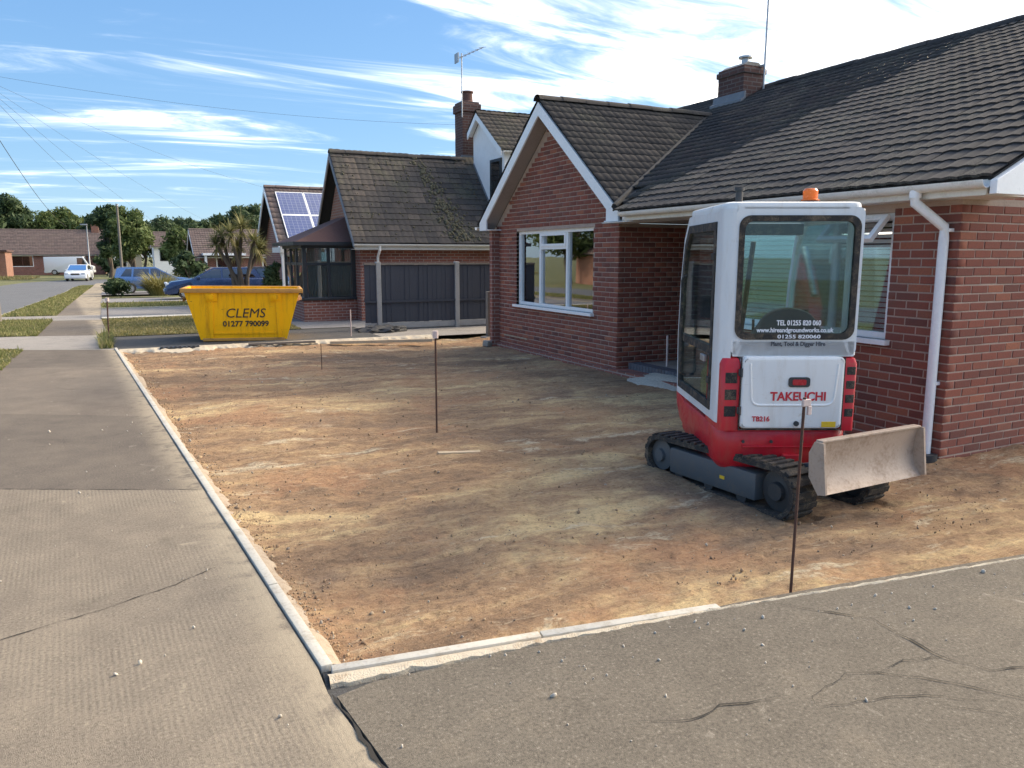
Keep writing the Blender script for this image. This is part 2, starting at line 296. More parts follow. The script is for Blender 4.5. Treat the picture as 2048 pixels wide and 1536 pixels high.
# soil
m, nt, b = new_mat('dug_soil'); p = pos(nt)
sp_ = mapping(nt, p, (.36, 1.0, 1), (0, 0, R(26)))
big = noise(nt, .75, 9, .68, sp_, 1.0); mid = noise(nt, 3.2, 9, .78, sp_, .6); fine = noise(nt, 34, 6, .75, p); vf = noise(nt, 150, 3, .7, p)
f = math_(nt, 'ADD', math_(nt, 'MULTIPLY', big.outputs[0], .55), math_(nt, 'MULTIPLY', mid.outputs[0], .45))
c = ramp(nt, [(.38, (.20, .135, .088)), (.45, (.30, .195, .118)), (.50, (.41, .265, .15)), (.545, (.52, .36, .195)), (.585, (.66, .49, .26))], f).outputs[0]
rd = noise(nt, .9, 4, .6, mapping(nt, p, (1, 1, 1), (0, 0, 1.1))); c = mixc(nt, mrange(nt, rd.outputs[0], .52, .62, 0, .5), c, (.46, .25, .135))
gy = noise(nt, 1.25, 4, .65, mapping(nt, p, (.7, 1, 1), (0, 0, 2.0))); c = mixc(nt, mrange(nt, gy.outputs[0], .56, .68, 0, .6), c, (.29, .20, .135))
ch = noise(nt, 2.2, 9, .78, sp_, .5); c = mixc(nt, mrange(nt, ch.outputs[0], .57, .64, 0, .75), c, (.68, .58, .40))
dk = noise(nt, 2.8, 9, .8, mapping(nt, p, (.4, 1.1, 1), (0, 0, R(20))), .5); c = mixc(nt, mrange(nt, dk.outputs[0], .56, .65, 0, .45), c, (.17, .115, .08))
c = mixc(nt, mrange(nt, fine.outputs[0], .48, .66, 0, .7), c, mixc(nt, .5, c, (.07, .045, .03)))
c = mixc(nt, mrange(nt, fine.outputs[0], .22, .40, .4, 0), c, (.50, .39, .26))
c = mixc(nt, mrange(nt, vf.outputs[0], .58, .72, 0, .6), c, (.5, .42, .31))
cl_ = noise(nt, 14, 7, .8, p, .5); c = mixc(nt, mrange(nt, cl_.outputs[0], .53, .64, 0, .6), c, mixc(nt, .6, c, (.06, .04, .026))); c = mixc(nt, mrange(nt, cl_.outputs[0], .34, .43, .45, 0), c, (.56, .44, .28))
sc_ = noise(nt, 5, 5, .75, mapping(nt, p, (.5, 7.0, 1), (0, 0, R(24))), .3); c = mixc(nt, mrange(nt, sc_.outputs[0], .57, .68, 0, .45), c, mixc(nt, .55, c, (.07, .046, .03))); c = mixc(nt, mrange(nt, sc_.outputs[0], .32, .42, .4, 0), c, (.54, .44, .30))
setc(nt, b, c); b.inputs['Roughness'].default_value = .97; b.inputs['Specular IOR Level'].default_value = .15
h = math_(nt, 'ADD', math_(nt, 'MULTIPLY', fine.outputs[0], 1.0), math_(nt, 'ADD', math_(nt, 'MULTIPLY', mid.outputs[0], 1.2), math_(nt, 'MULTIPLY', vf.outputs[0], .35)))
h = math_(nt, 'ADD', h, math_(nt, 'ADD', math_(nt, 'MULTIPLY', cl_.outputs[0], -1.5), math_(nt, 'MULTIPLY', sc_.outputs[0], -1.0)))
bump(nt, b, h, .7, .03); M['soil'] = m
M['clod'] = tile_mat('soil_clods', [(0, (.22, .15, .095)), (.35, (.33, .22, .13)), (.7, (.44, .32, .19)), (.9, (.20, .165, .135)), (1, (.52, .46, .36))], (.3, .25, .18), .3)
M['sand'] = plain('grey_ballast', (.56, .51, .42), .97, dirt=.5, dscale=40, dirtcol=(.24, .21, .17), bmp=.8)
M['sand_y'] = plain('pale_mortar_bed', (.56, .49, .37), .97, dirt=.5, dscale=14, dirtcol=(.38, .28, .18), bmp=.8)
# vegetation
def leaf_mat(name, stops, trans=.25):
    m, nt, b = new_mat(name); rv = rnd_val(nt); n = noise(nt, .8, 3, .5, pos(nt))
    c = ramp(nt, stops, math_(nt, 'ADD', math_(nt, 'MULTIPLY', rv, .55), math_(nt, 'MULTIPLY', n.outputs[0], .45))).outputs[0]
    setc(nt, b, c); b.inputs['Roughness'].default_value = .65; b.inputs['Specular IOR Level'].default_value = .2
    t = nt.nodes.new('ShaderNodeBsdfTranslucent'); nt.links.new(c, t.inputs[0]); mx = nt.nodes.new('ShaderNodeMixShader'); mx.inputs[0].default_value = trans
    o = [x for x in nt.nodes if x.type == 'OUTPUT_MATERIAL'][0]
    nt.links.new(b.outputs[0], mx.inputs[1]); nt.links.new(t.outputs[0], mx.inputs[2]); nt.links.new(mx.outputs[0], o.inputs[0]); return m
M['leaf_dark'] = leaf_mat('dark_leaves', [(.2, (.034, .058, .03)), (.5, (.06, .095, .042)), (.8, (.095, .13, .058))])
M['leaf_mid'] = leaf_mat('mid_leaves', [(.2, (.06, .09, .03)), (.5, (.10, .14, .045)), (.8, (.16, .19, .07))])
M['leaf_olive'] = leaf_mat('olive_leaves', [(.2, (.11, .13, .05)), (.5, (.20, .20, .08)), (.8, (.34, .31, .14))], .3)
M['leaf_pampas'] = leaf_mat('straw_leaves', [(.2, (.18, .17, .06)), (.5, (.30, .27, .10)), (.8, (.42, .37, .17))], .3)
M['grass'] = leaf_mat('grass_blades', [(.15, (.11, .13, .04)), (.4, (.19, .205, .07)), (.62, (.29, .27, .11)), (.85, (.42, .36, .19))], .3)
M['grass_dry'] = leaf_mat('dry_grass_blades', [(.15, (.16, .16, .055)), (.5, (.26, .23, .095)), (.85, (.40, .33, .18))], .3)
M['bark'] = plain('bark', (.11, .085, .065), .95, dirt=.5, dscale=9, bmp=.6)
m, nt, b = new_mat('turf'); p = pos(nt); n = noise(nt, 1.2, 6, .7, p); n2 = noise(nt, 25, 4, .7, p)
c = ramp(nt, [(.3, (.085, .105, .035)), (.5, (.145, .155, .055)), (.62, (.23, .2, .09)), (.75, (.32, .26, .15))], n.outputs[0]).outputs[0]
c = mixc(nt, mrange(nt, n2.outputs[0], .4, .7, 0, .5), c, (.07, .07, .03)); setc(nt, b, c); b.inputs['Roughness'].default_value = 1; bump(nt, b, n2.outputs[0], .8, .03); M['turf'] = m

# ------------------------------------------------------------------ mesh helpers
class MB:
    def __init__(s): s.v = []; s.f = []
    def add(s, vs, fs):
        o = len(s.v); s.v += [tuple(float(c) for c in p) for p in vs]; s.f += [tuple(i + o for i in f) for f in fs]; return s
    def box(s, a, b, bev=0):
        x0, y0, z0 = a; x1, y1, z1 = b
        if bev <= 0:
            return s.add([(x0, y0, z0), (x1, y0, z0), (x1, y1, z0), (x0, y1, z0), (x0, y0, z1), (x1, y0, z1), (x1, y1, z1), (x0, y1, z1)],
                         [(3, 2, 1, 0), (4, 5, 6, 7), (0, 1, 5, 4), (1, 2, 6, 5), (2, 3, 7, 6), (3, 0, 4, 7)])
        bm = bmesh.new(); bmesh.ops.create_cube(bm, size=1)
        for v in bm.verts: v.co = Vector(((x0 + x1) / 2 + v.co.x * (x1 - x0), (y0 + y1) / 2 + v.co.y * (y1 - y0), (z0 + z1) / 2 + v.co.z * (z1 - z0)))
        bmesh.ops.bevel(bm, geom=bm.edges[:], offset=bev, segments=2, affect='EDGES', profile=.5)
        return s.frombm(bm)
    def frombm(s, bm, mat=None):
        bm.verts.index_update()
        s.add([(mat @ v.co if mat else v.co) for v in bm.verts], [tuple(v.index for v in f.verts) for f in bm.faces]); bm.free(); return s
    def prism(s, poly, axis, a, b, bev=0):
        """poly: 2D points in the two remaining axes (x: (y,z), y: (x,z), z: (x,y)); extruded a..b along axis"""
        def P(p, t): return {'x': (t, p[0], p[1]), 'y': (p[0], t, p[1]), 'z': (p[0], p[1], t)}[axis]
        bm = bmesh.new(); f0 = [bm.verts.new(P(p, a)) for p in poly]; f1 = [bm.verts.new(P(p, b)) for p in poly]; n = len(poly)
        bm.faces.new(f0); bm.faces.new(f1[::-1])
        for i in range(n): bm.faces.new((f0[i], f1[i], f1[(i + 1) % n], f0[(i + 1) % n]))
        bmesh.ops.recalc_face_normals(bm, faces=bm.faces[:])
        if bev: bmesh.ops.bevel(bm, geom=bm.edges[:], offset=bev, segments=2, affect='EDGES', profile=.5)
        return s.frombm(bm)
    def tube(s, pts, r, n=8, cap=True):
        pts = [Vector(p) for p in pts]; rs = r if isinstance(r, (list, tuple)) else [r] * len(pts); vs = []; fs = []
        up = None
        for i, p in enumerate(pts):
            d = (pts[min(i + 1, len(pts) - 1)] - pts[max(i - 1, 0)]).normalized()
            if up is None: up = Vector((0, 0, 1)) if abs(d.z) < .9 else Vector((1, 0, 0))
            x = d.cross(up).normalized(); y = x.cross(d).normalized(); up = y
            for k in range(n):
                a = 2 * math.pi * k / n; vs.append(p + (x * math.cos(a) + y * math.sin(a)) * rs[i])
        for i in range(len(pts) - 1):
            for k in range(n): fs.append((i * n + k, i * n + (k + 1) % n, (i + 1) * n + (k + 1) % n, (i + 1) * n + k))
        if cap: fs.append(tuple(range(n))[::-1]); fs.append(tuple((len(pts) - 1) * n + k for k in range(n)))
        return s.add(vs, fs)
    def cyl(s, c, axis, r, h, n=20, r2=None):
        c = Vector(c); ax = {'x': Vector((1, 0, 0)), 'y': Vector((0, 1, 0)), 'z': Vector((0, 0, 1))}[axis]
        return s.tube([c - ax * h / 2, c + ax * h / 2], [r, r2 if r2 is not None else r], n)
    def lathe(s, prof, c=(0, 0, 0), axis='z', n=24):
        vs = []; fs = []; m = len(prof)
        for k in range(n):
            a = 2 * math.pi * k / n
            for (r, z) in prof:
                q = (r * math.cos(a), r * math.sin(a), z)
                if axis == 'x': q = (q[2], q[0], q[1])
                if axis == 'y': q = (q[1], q[2], q[0])
                vs.append((q[0] + c[0], q[1] + c[1], q[2] + c[2]))
        for k in range(n):
            for j in range(m - 1): fs.append((k * m + j, ((k + 1) % n) * m + j, ((k + 1) % n) * m + j + 1, k * m + j + 1))
        return s.add(vs, fs)
    def xf(s, mat):
        s.v = [tuple(mat @ Vector(p)) for p in s.v]; return s

def finish(me, mat, smooth=None, fixn=False):
    if mat is not None: me.materials.append(M[mat] if isinstance(mat, str) else mat)
    if fixn:
        bm = bmesh.new(); bm.from_mesh(me); bmesh.ops.recalc_face_normals(bm, faces=bm.faces[:]); bm.to_mesh(me); bm.free()
    if smooth is not None:
        me.polygons.foreach_set('use_smooth', [True] * len(me.polygons)); me.set_sharp_from_angle(angle=R(smooth))
    me.update()
def mkobj(name, me, parent=None, loc=None, rot=None):
    o = bpy.data.objects.new(name, me); COL.objects.link(o)
    if parent: o.parent = parent
    if loc: o.location = loc
    if rot: o.rotation_euler = rot
    return o
def part(name, mb, mat, parent=None, smooth=None, fixn=True, loc=None, rot=None, label=None):
    me = bpy.data.meshes.new(name); me.from_pydata(mb.v, [], mb.f); finish(me, mat, smooth, fixn)
    o = mkobj(name, me, parent, loc, rot)
    if label: o['label'] = label
    return o
def tag(o, label, cat, group=None):
    o['label'] = label; o['category'] = cat
    if group: o['group'] = group
    return o
def thing(name, label, cat, loc=(0, 0, 0), rotz=0, group=None):
    o = bpy.data.objects.new(name, None); COL.objects.link(o); o.location = loc; o.rotation_euler = (0, 0, rotz); o.empty_display_size = .2
    return tag(o, label, cat, group)
def struct(o): o['kind'] = 'structure'; return o
def stuff(o, label=None, cat=None):
    o['kind'] = 'stuff'
    if label: o['label'] = label
    if cat: o['category'] = cat
    return o
def raw_obj(name, V, F, mat, parent=None, smooth=False):
    """V (n,3) numpy, F (m,k) numpy"""
    me = bpy.data.meshes.new(name); n, k = F.shape
    me.vertices.add(len(V)); me.vertices.foreach_set('co', np.asarray(V, dtype=np.float32).ravel())
    me.loops.add(n * k); me.loops.foreach_set('vertex_index', F.astype(np.int32).ravel())
    me.polygons.add(n); me.polygons.foreach_set('loop_start', np.arange(0, n * k, k, dtype=np.int32))
    me.update(calc_edges=True)
    if smooth: me.polygons.foreach_set('use_smooth', [True] * n)
    me.materials.append(M[mat]); me.validate()
    return mkobj(name, me, parent)
def replicate(V, F, mats):
    """many copies of a small quad mesh as one array"""
    V = np.asarray(V); F = np.asarray(F); n = len(V)
    A = np.array([[list(r) for r in m] for m in mats]); VV = np.einsum('kij,nj->kni', A[:, :3, :3], V) + A[:, None, :3, 3]
    FF = F[None] + (np.arange(len(mats)) * n)[:, None, None]
    return VV.reshape(-1, 3), FF.reshape(-1, F.shape[1])
def vnoise(x, y, seed=0):
    xi = np.floor(x).astype(int); yi = np.floor(y).astype(int); fx = x - xi; fy = y - yi
    def h(a, b):
        n = (a * 374761393 + b * 668265263 + seed * 982451653) & 0x7fffffff; n = ((n ^ (n >> 13)) * 1274126177) & 0x7fffffff
        return ((n ^ (n >> 16)) & 0xffff) / 65535.0
    u = fx * fx * (3 - 2 * fx); v = fy * fy * (3 - 2 * fy)
    return (h(xi, yi) * (1 - u) + h(xi + 1, yi) * u) * (1 - v) + (h(xi, yi + 1) * (1 - u) + h(xi + 1, yi + 1) * u) * v
def fbm(x, y, seed=0, oct=4):
    t = 0; a = .5
    for i in range(oct): t = t + a * (vnoise(x, y, seed + i) - .5); x = x * 2.03; y = y * 2.03; a *= .55
    return t
def text_part(name, txt, size, mat, parent, M4, ext=.0015, font_shear=0, bold=0, width=None, label=None):
    cu = bpy.data.curves.new(name, 'FONT'); cu.body = txt; cu.size = size; cu.align_x = 'CENTER'; cu.align_y = 'CENTER'; cu.extrude = ext; cu.shear = font_shear; cu.offset = bold; cu.resolution_u = 3
    o = bpy.data.objects.new(name + '_tmp', cu); COL.objects.link(o); dg = bpy.context.evaluated_depsgraph_get(); dg.update()
    me = bpy.data.meshes.new_from_object(o.evaluated_get(dg)); bpy.data.objects.remove(o); bpy.data.curves.remove(cu)
    me.name = name
    if width:
        xs = [v.co.x for v in me.vertices]; s = width / (max(xs) - min(xs))
        for v in me.vertices: v.co.x *= s
    me.transform(M4); me.materials.clear(); me.materials.append(M[mat])
    ob = mkobj(name, me, parent)
    if label: ob['label'] = label
    return ob
def frame(o, x, y):      # matrix from origin, local x and local y (z = x cross y)
    x = Vector(x).normalized(); y = Vector(y).normalized(); z = x.cross(y)
    return Matrix(((x.x, y.x, z.x, o[0]), (x.y, y.y, z.y, o[1]), (x.z, y.z, z.z, o[2]), (0, 0, 0, 1)))

def sheet(name, poly, off, mat, zf=gz, step=1.5):
    """flat ground sheet of a polygon (x,y), cut so that it follows the ground profile"""
    bm = bmesh.new(); f = bm.faces.new([bm.verts.new((x, y, 0)) for x, y in poly])
    ys = [p[1] for p in poly]; y = math.floor(min(ys))
    cuts = [c for c in (18, 23, 28, 35, 42, 52) if min(ys) < c < max(ys)]
    for c in cuts: bmesh.ops.bisect_plane(bm, geom=bm.verts[:] + bm.edges[:] + bm.faces[:], plane_co=(0, c, 0), plane_no=(0, 1, 0))
    bmesh.ops.triangulate(bm, faces=[f for f in bm.faces if len(f.verts) > 4])
    for v in bm.verts: v.co.z = zf(v.co.y) + off
    bmesh.ops.recalc_face_normals(bm, faces=bm.faces[:])
    for f in bm.faces:
        if f.normal.z < 0: f.normal_flip()
    me = bpy.data.meshes.new(name); bm.to_mesh(me); bm.free(); me.materials.append(M[mat])
    return struct(mkobj(name, me))

# ================================================================== THE SETTING
# wide ground sheet, lower under the dug plot
gv = []; xs = [-600, -60, -12, -8, -3, 0, 6, 20, 60, 600]; yl = [-60, -6, 18.2, 23, 28, 35, 42, 52, 120, 400, 1500]
for y in yl:
    for x in xs: gv.append((x, y, gz(y) - (.35 if y < 17 else .10)))
gf = [(j * len(xs) + i, j * len(xs) + i + 1, (j + 1) * len(xs) + i + 1, (j + 1) * len(xs) + i) for j in range(len(yl) - 1) for i in range(len(xs) - 1)]
struct(part('ground', MB().add(gv, gf), 'turf'))

EX0, EY0, EX1, EY1 = .60, 2.93, -.34, 15.34           # edging line, near corner to far corner
def ex(y): return EX0 + (EX1 - EX0) * (y - EY0) / (EY1 - EY0)
def near_edge(x): return 2.93 - .14 * (x - .61)         # driveway edge
# pavement pieces, butted end to end
sheet('pavement', [(-1.9, -16), (.9, -16), (.66, 1.9), (.56, 2.74), (ex(2.95) - .035, 2.95), (ex(5.74) - .035, 5.74), (-1.0, 6.42), (-1.9, 6.6)], 0, 'pavement')
sheet('pavement', [(-1.9, 6.6), (-1.0, 6.42), (ex(5.74) - .035, 5.74), (ex(8.7) - .035, 8.7), (-1.9, 9.9)], 0, 'pavement2')
sheet('pavement', [(-1.9, 9.9), (ex(8.7) - .035, 8.7), (ex(12.9) - .035, 12.9), (-1.9, 13.6)], 0, 'pavement3')
sheet('pavement', [(-1.9, 13.6), (ex(12.9) - .035, 12.9), (ex(15.4) - .035, 15.4), (-1.9, 16.1)], 0, 'pavement2')
sheet('driveway_crossover', [(-3.6, 16.6), (-1.9, 16.1), (ex(15.4) - .035, 15.4), (-.52, 18.4), (-1.9, 18.9), (-3.6, 19.3)], 0, 'conc_drive')
sheet('pavement', [(-1.95, 18.9), (-.52, 18.4), (-.85, 24.2), (-2.1, 24.5)], 0, 'pavement2')
sheet('driveway_crossover', [(-3.6, 24.8), (-2.1, 24.5), (-.85, 24.2), (-.95, 26.8), (-2.2, 27.0), (-3.6, 27.2)], 0, 'conc_drive')
sheet('pavement', [(-2.2, 27.0), (-.95, 26.8), (-1.2, 36), (-1.7, 52), (-1.2, 70), (-2.6, 70), (-2.7, 52), (-2.4, 36)], 0, 'pavement3')
# road, kerb and verges
sheet('road', [(-9.2, -40), (-3.75, -40), (-3.75, 30), (-3.75, 60), (-3.4, 66), (-2, 72), (2, 76), (30, 77), (30, 84), (-2, 84), (-6, 82), (-8.2, 76), (-9.2, 66)], -.06, 'road')
kp = MB()
for i in range(90):
    y0 = -20 + i * .915
    if y0 > 61: break
    kp.box((-3.75, y0 + .004, gz(y0) - .15), (-3.625, y0 + .911, gz(y0) + .012), .012)
stuff(struct(part('kerb', kp, 'concrete_old')))['kind'] = 'structure'
sheet('verge', [(-3.62, -20), (-1.9, -20), (-1.9, 16.1), (-3.62, 16.6)], .004, 'turf')
sheet('verge', [(-3.62, 19.3), (-1.95, 18.9), (-2.1, 24.5), (-3.62, 24.8)], .004, 'turf')
sheet('verge', [(-3.62, 27.2), (-2.2, 27.0), (-2.4, 36), (-2.7, 52), (-2.6, 66), (-3.3, 66), (-3.62, 60)], .004, 'turf')
# neighbours' front gardens
sheet('side_driveway', [(-.36, 15.42), (4.6, 15.42), (4.6, 17.9), (-.5, 17.9)], -.004, 'drive_dark')
sheet('lawn', [(-.5, 17.95), (3.4, 17.95), (3.7, 24.6), (-.84, 24.2)], .006, 'turf')
sheet('gravel_bed', [(4.62, 15.42), (9, 15.42), (9, 17.12), (4.62, 17.12)], -.03, 'conc_drive')
sheet('side_path', [(3.42, 17.95), (4.62, 17.92), (4.62, 17.15), (9, 17.15), (9, 20.2), (5.3, 20.2), (5.3, 25), (3.72, 24.6)], .004, 'grey_drive')
sheet('garden_driveway', [(-.9, 25.2), (9, 26.0), (9, 31), (-1.05, 30.6)], .012, 'grey_drive')
sheet('lawn', [(-1.05, 30.7), (9, 31.1), (9, 35), (-1.2, 35)], .006, 'turf')
sheet('garden_driveway', [(-1.25, 36.2), (12, 36.2), (12, 41), (-1.35, 41)], .01, 'grey_drive')
sheet('garden_driveway', [(-1.6, 47), (12, 47), (12, 53), (-1.7, 53)], .01, 'grey_drive')
sheet('garden_kerb', [(-.84, 24.25), (8.9, 24.9), (8.9, 25.15), (-.88, 25.1)], .03, 'concrete')
sheet('garden_kerb', [(-1.05, 30.62), (9, 31.02), (9, 31.2), (-1.05, 30.85)], .03, 'concrete')
# foreground driveway
struct(part('driveway', MB().prism([(.915, -16), (12, -16), (12, 1.0), (9, near_edge(9)), (5, near_edge(5)), (3.1, near_edge(3.1)), (2.5, near_edge(2.5) - .02), (.74, 2.74), (.585, 2.70), (.675, 1.9)], 'z', -.3, .003), 'drive'))
sheet('joint_fill', [(.45, 2.5), (.56, 2.74), (.58, 2.93), (1.2, 2.86), (1.2, 2.6), (.78, 2.6), (.78, 1.6), (1.1, -3), (.8, -3), (.6, 1.6)], -.016, 'drive_dark')
# joints and cracks: thin dirt-filled grooves lying on the tarmac
def crack(pts, w, z, name='tarmac_crack', jit=.005, label=None):
    out = []
    for a, b_ in zip(pts[:-1], pts[1:]):
        n = max(2, int(math.dist(a, b_) / .05))
        for i in range(n): t = i / n; out.append((a[0] + (b_[0] - a[0]) * t + random.gauss(0, jit), a[1] + (b_[1] - a[1]) * t + random.gauss(0, jit)))
    out.append(pts[-1]); V = []; F = []
    for i, p in enumerate(out):
        q = out[min(i + 1, len(out) - 1)]; o = out[max(0, i - 1)]; d = Vector((q[0] - o[0], q[1] - o[1])); d = d.normalized() if d.length else Vector((1, 0))
        ww = w * .5 * (.2 + random.random() ** 1.5 * 1.4) * (1 if 0 < i < len(out) - 1 else .2)
        V += [(p[0] - d.y * ww / 2, p[1] + d.x * ww / 2, z), (p[0] + d.y * ww / 2, p[1] - d.x * ww / 2, z)]
        if i: F.append((2 * i - 2, 2 * i - 1, 2 * i + 1, 2 * i))
    o = part(name, MB().add(V, F), 'crack', None)
    struct(o); return o
crack([(.572, 2.72), (.615, 2.3), (.668, 1.9), (.695, 1.4)], .03, .0045, jit=.004)
crack([(2.62, 2.6), (2.95, 2.24), (2.93, 1.86), (3.0, 1.72), (3.3, 1.62)], .016, .009)
crack([(1.50, 2.06), (1.58, 2.03), (1.70, 1.98), (1.85, 2.0), (2.1, 1.95)], .010, .009)
crack([(2.17, 1.83), (2.2, 1.9), (2.45, 1.95), (2.58, 1.90), (2.7, 1.80), (2.85, 1.62), (3.0, 1.4)], .009, .009)
crack([(2.17, 1.83), (2.4, 1.78), (2.6, 1.72), (2.75, 1.6)], .007, .009)
crack([(2.58, 1.9), (2.75, 1.92), (2.93, 1.86)], .007, .009)
crack([(2.6, 1.72), (2.62, 1.62), (2.8, 1.45)], .006, .009)
crack([(-1.9, 6.60), (-1.0, 6.42), (ex(5.74) - .05, 5.74)], .014, .003, jit=.004)
crack([(-.75, 3.75), (-.3, 3.9), (.05, 4.05), (.3, 4.22)], .010, .003)

# dug-over plot
NX, NY = 400, 620
S, T = np.meshgrid(np.linspace(0, 1, NX) ** 1.15, np.linspace(0, 1, NY) ** 1.25)
Y = 2.3 + T * (15.36 - 2.3); XL = EX0 + (EX1 - EX0) * (Y - EY0) / (EY1 - EY0) + .03; X = XL + S * (9.0 - XL)
Yn = 2.93 - .14 * (X - .61) + .02
Yc = Yn + (15.36 - Yn) * T
XL = EX0 + (EX1 - EX0) * (Yc - EY0) / (EY1 - EY0) + .03; X = XL + S * (9.0 - XL); Y = Yc
edge = np.minimum(X - XL, (Y - Yn))
Z = -.055 - .05 * np.clip((X - 1) / 5, 0, 1) + .085 * fbm(X * .8, Y * .8, 3) + .04 * fbm(X * 3, Y * 3, 11) + .03 * fbm(X * 8, Y * 10, 23, 4) + .022 * np.maximum(0, fbm(X * 17, Y * 19, 31, 2) - .03)
Z += .05 * np.exp(-((X - 1.9) ** 2 + (Y - 3.7) ** 2) / .5) * .5
Z = np.where(Z > -.012, -.012 + .3 * (Z + .012), Z)
Z += np.where(edge < .2, .02 * (1 - edge / .2), 0) * (Y > 3.2)
for xc in (3.95, 4.63):                                   # track marks behind the machine
    ch = np.clip(1 - np.abs(X - xc) / .13, 0, 1) > 0; Z = np.where(ch & (Y > 3.5) & (Y < 5.4), np.minimum(Z, -.12), Z)
Vs = np.stack([X, Y, Z], -1).reshape(-1, 3); idx = np.arange(NX * NY).reshape(NY, NX)
Fs = np.stack([idx[:-1, :-1], idx[:-1, 1:], idx[1:, 1:], idx[1:, :-1]], -1).reshape(-1, 4)
struct(raw_obj('soil', Vs, Fs, 'soil', smooth=True))
def soil_z(x, y):
    i = np.argmin((X - x) ** 2 + (Y - y) ** 2); return float(Z.ravel()[i])
# clods and stones in the soil, one uncountable scatter
ico = bmesh.new(); bmesh.ops.create_icosphere(ico, subdivisions=1, radius=1)
IV = np.array([v.co[:] for v in ico.verts]); ico.verts.index_update(); IF = np.array([[v.index for v in f.verts] for f in ico.faces]); ico.free()
mats = []
for k in range(8000):
    t = random.random() ** 1.7; y = 2.95 + t * 12.0; x = ex(y) + .06 + random.random() ** 1.2 * 6
    if y < near_edge(x) + .05 or (x > 6.1 and y > 3.9): continue
    if k % 3 == 0: x = ex(y) + .04 + abs(random.gauss(0, .10))
    i = int(np.searchsorted(Y[:, 0], y)); i = min(max(i, 0), NY - 1); j = int(np.argmin(np.abs(X[i] - x))); z = Z[i, j]
    s = min(.02, .0030 * math.exp(random.gauss(0, .5))) * (1 + y * .06)
    mats.append(Matrix.Translation((x, y, z + s * .2)) @ Euler((random.random() * 6, random.random() * 6, random.random() * 6)).to_matrix().to_4x4() @ Matrix.Diagonal((s * random.uniform(.7, 1.6), s, s * random.uniform(.5, .9), 1)))
Vc, Fc = replicate(IV * (1 + .25 * rng.standard_normal((len(IV), 1))), IF, mats)
stuff(raw_obj('soil_clods', Vc, Fc, 'clod'), 'loose clods and small stones scattered over the dug soil', 'soil')
mats = []
for k in range(130):
    if k % 3: x = random.uniform(.7, 4.5); y = near_edge(x) - .12 - abs(random.gauss(0, .35))
    else: y = random.uniform(2, 9); x = ex(y) - .1 - abs(random.gauss(0, .6))
    s = .003 + .006 * random.random() ** 4; s *= 1.5 if k % 17 == 0 else 1
    mats.append(Matrix.Translation((x, y, .004 + s * .3)) @ Euler((random.random() * 6, random.random() * 6, random.random() * 6)).to_matrix().to_4x4() @ Matrix.Diagonal((s * 1.5, s, s * .6, 1)))
Vc, Fc = replicate(IV, IF, mats); stuff(raw_obj('mortar_crumbs', Vc, Fc, 'chip'), 'pale mortar crumbs and grit strewn over the tarmac', 'rubble')

# concrete edging, stone by stone
edg = thing('path_edging', 'pale new concrete edging strip between the pavement and the dug soil', 'edging', (EX0, EY0, 0))
dv = Vector((EX1 - EX0, EY1 - EY0, 0)); L = dv.length; dv.normalize(); ang = math.atan2(dv.y, dv.x)
sm = MB().box((.003, -.025, -.14), (.908, .025, .012), .006); sme = bpy.data.meshes.new('edging_stone'); sme.from_pydata(sm.v, [], sm.f); finish(sme, 'concrete', 40)
for i in range(int(L / .911) + 1):
    o = mkobj('edging_stone', sme, edg, tuple(dv * (i * .911) + Vector((0, 0, random.uniform(-.002, .002)))), (0, 0, ang + random.gauss(0, .0015)))
# haunch strip along its soil side
hv = []; hf = []
for i in range(140):
    y = EY0 + .04 + i * .0886; w = .035 + .02 * random.random() + .05 * vnoise(np.array([i * .17]), np.array([.5]), 9)[0]; e = ex(y) - EX0
    hv += [(e + .024, y - EY0, -.008), (e + .024 + w * .5, y - EY0, -.022 + random.gauss(0, .004)), (e + .024 + w, y - EY0, -.048 + random.gauss(0, .005)), (e + .03 + w, y - EY0, -.12)]
    if i: a = 4 * i; hf += [(a - 4 + k, a - 3 + k, a + 1 + k, a + k) for k in range(3)]
part('mortar_haunch', MB().add(hv, hf), 'render_grey', edg, 60)
edg2 = thing('driveway_edging', 'short pale concrete edging along the near driveway, bedded in cream mortar', 'edging', (EX0 + .02, EY0 - .02, 0))
an2 = math.atan2(-.135, 1)
for i in range(2): mkobj('edging_stone', sme, edg2, (math.cos(an2) * (-.012 + i * .911), math.sin(an2) * (.03 + i * .911), -.001 * i - .002), (0, 0, an2 - i * .012))
hv = []; hf = []
for i in range(128):
    t = i * .032; w = (.065 + .02 * random.random() + .035 * vnoise(np.array([i * .3]), np.array([.2]), 4)[0]) * max(.28, 1 - t / 2.6); x = t - .03; y = -.135 * t - .02
    hv += [(x, y - .005, -.004), (x + random.gauss(0, .004), y - w * .55, .009 + random.gauss(0, .002)), (x + random.gauss(0, .006), y - w, .004 + random.gauss(0, .003)), (x, y - w - .012, -.08)]
    if i: a = 4 * i; hf += [(a - 4 + k, a - 3 + k, a + 1 + k, a + k) for k in range(3)]
part('mortar_haunch', MB().add(hv, hf), 'sand_y', edg2, 60)
# far edge of the plot: pale mortar bed
hv = []; hf = []
for i in range(120):
    x = -.3 + i * .05; w = .16 + .09 * random.random() + (.22 if .2 < x < 1.3 else 0)
    hv += [(x, 15.42, .004), (x, 15.40 - w * .4, -.01 + random.gauss(0, .012)), (x, 15.40 - w, -.05 + random.gauss(0, .01)), (x, 15.38 - w, -.16)]
    if i: a = 4 * i; hf += [(a - 4 + k, a - 3 + k, a + 1 + k, a + k) for k in range(3)]
struct(part('mortar_bed', MB().add(hv, hf), 'sand_y', None, 60))

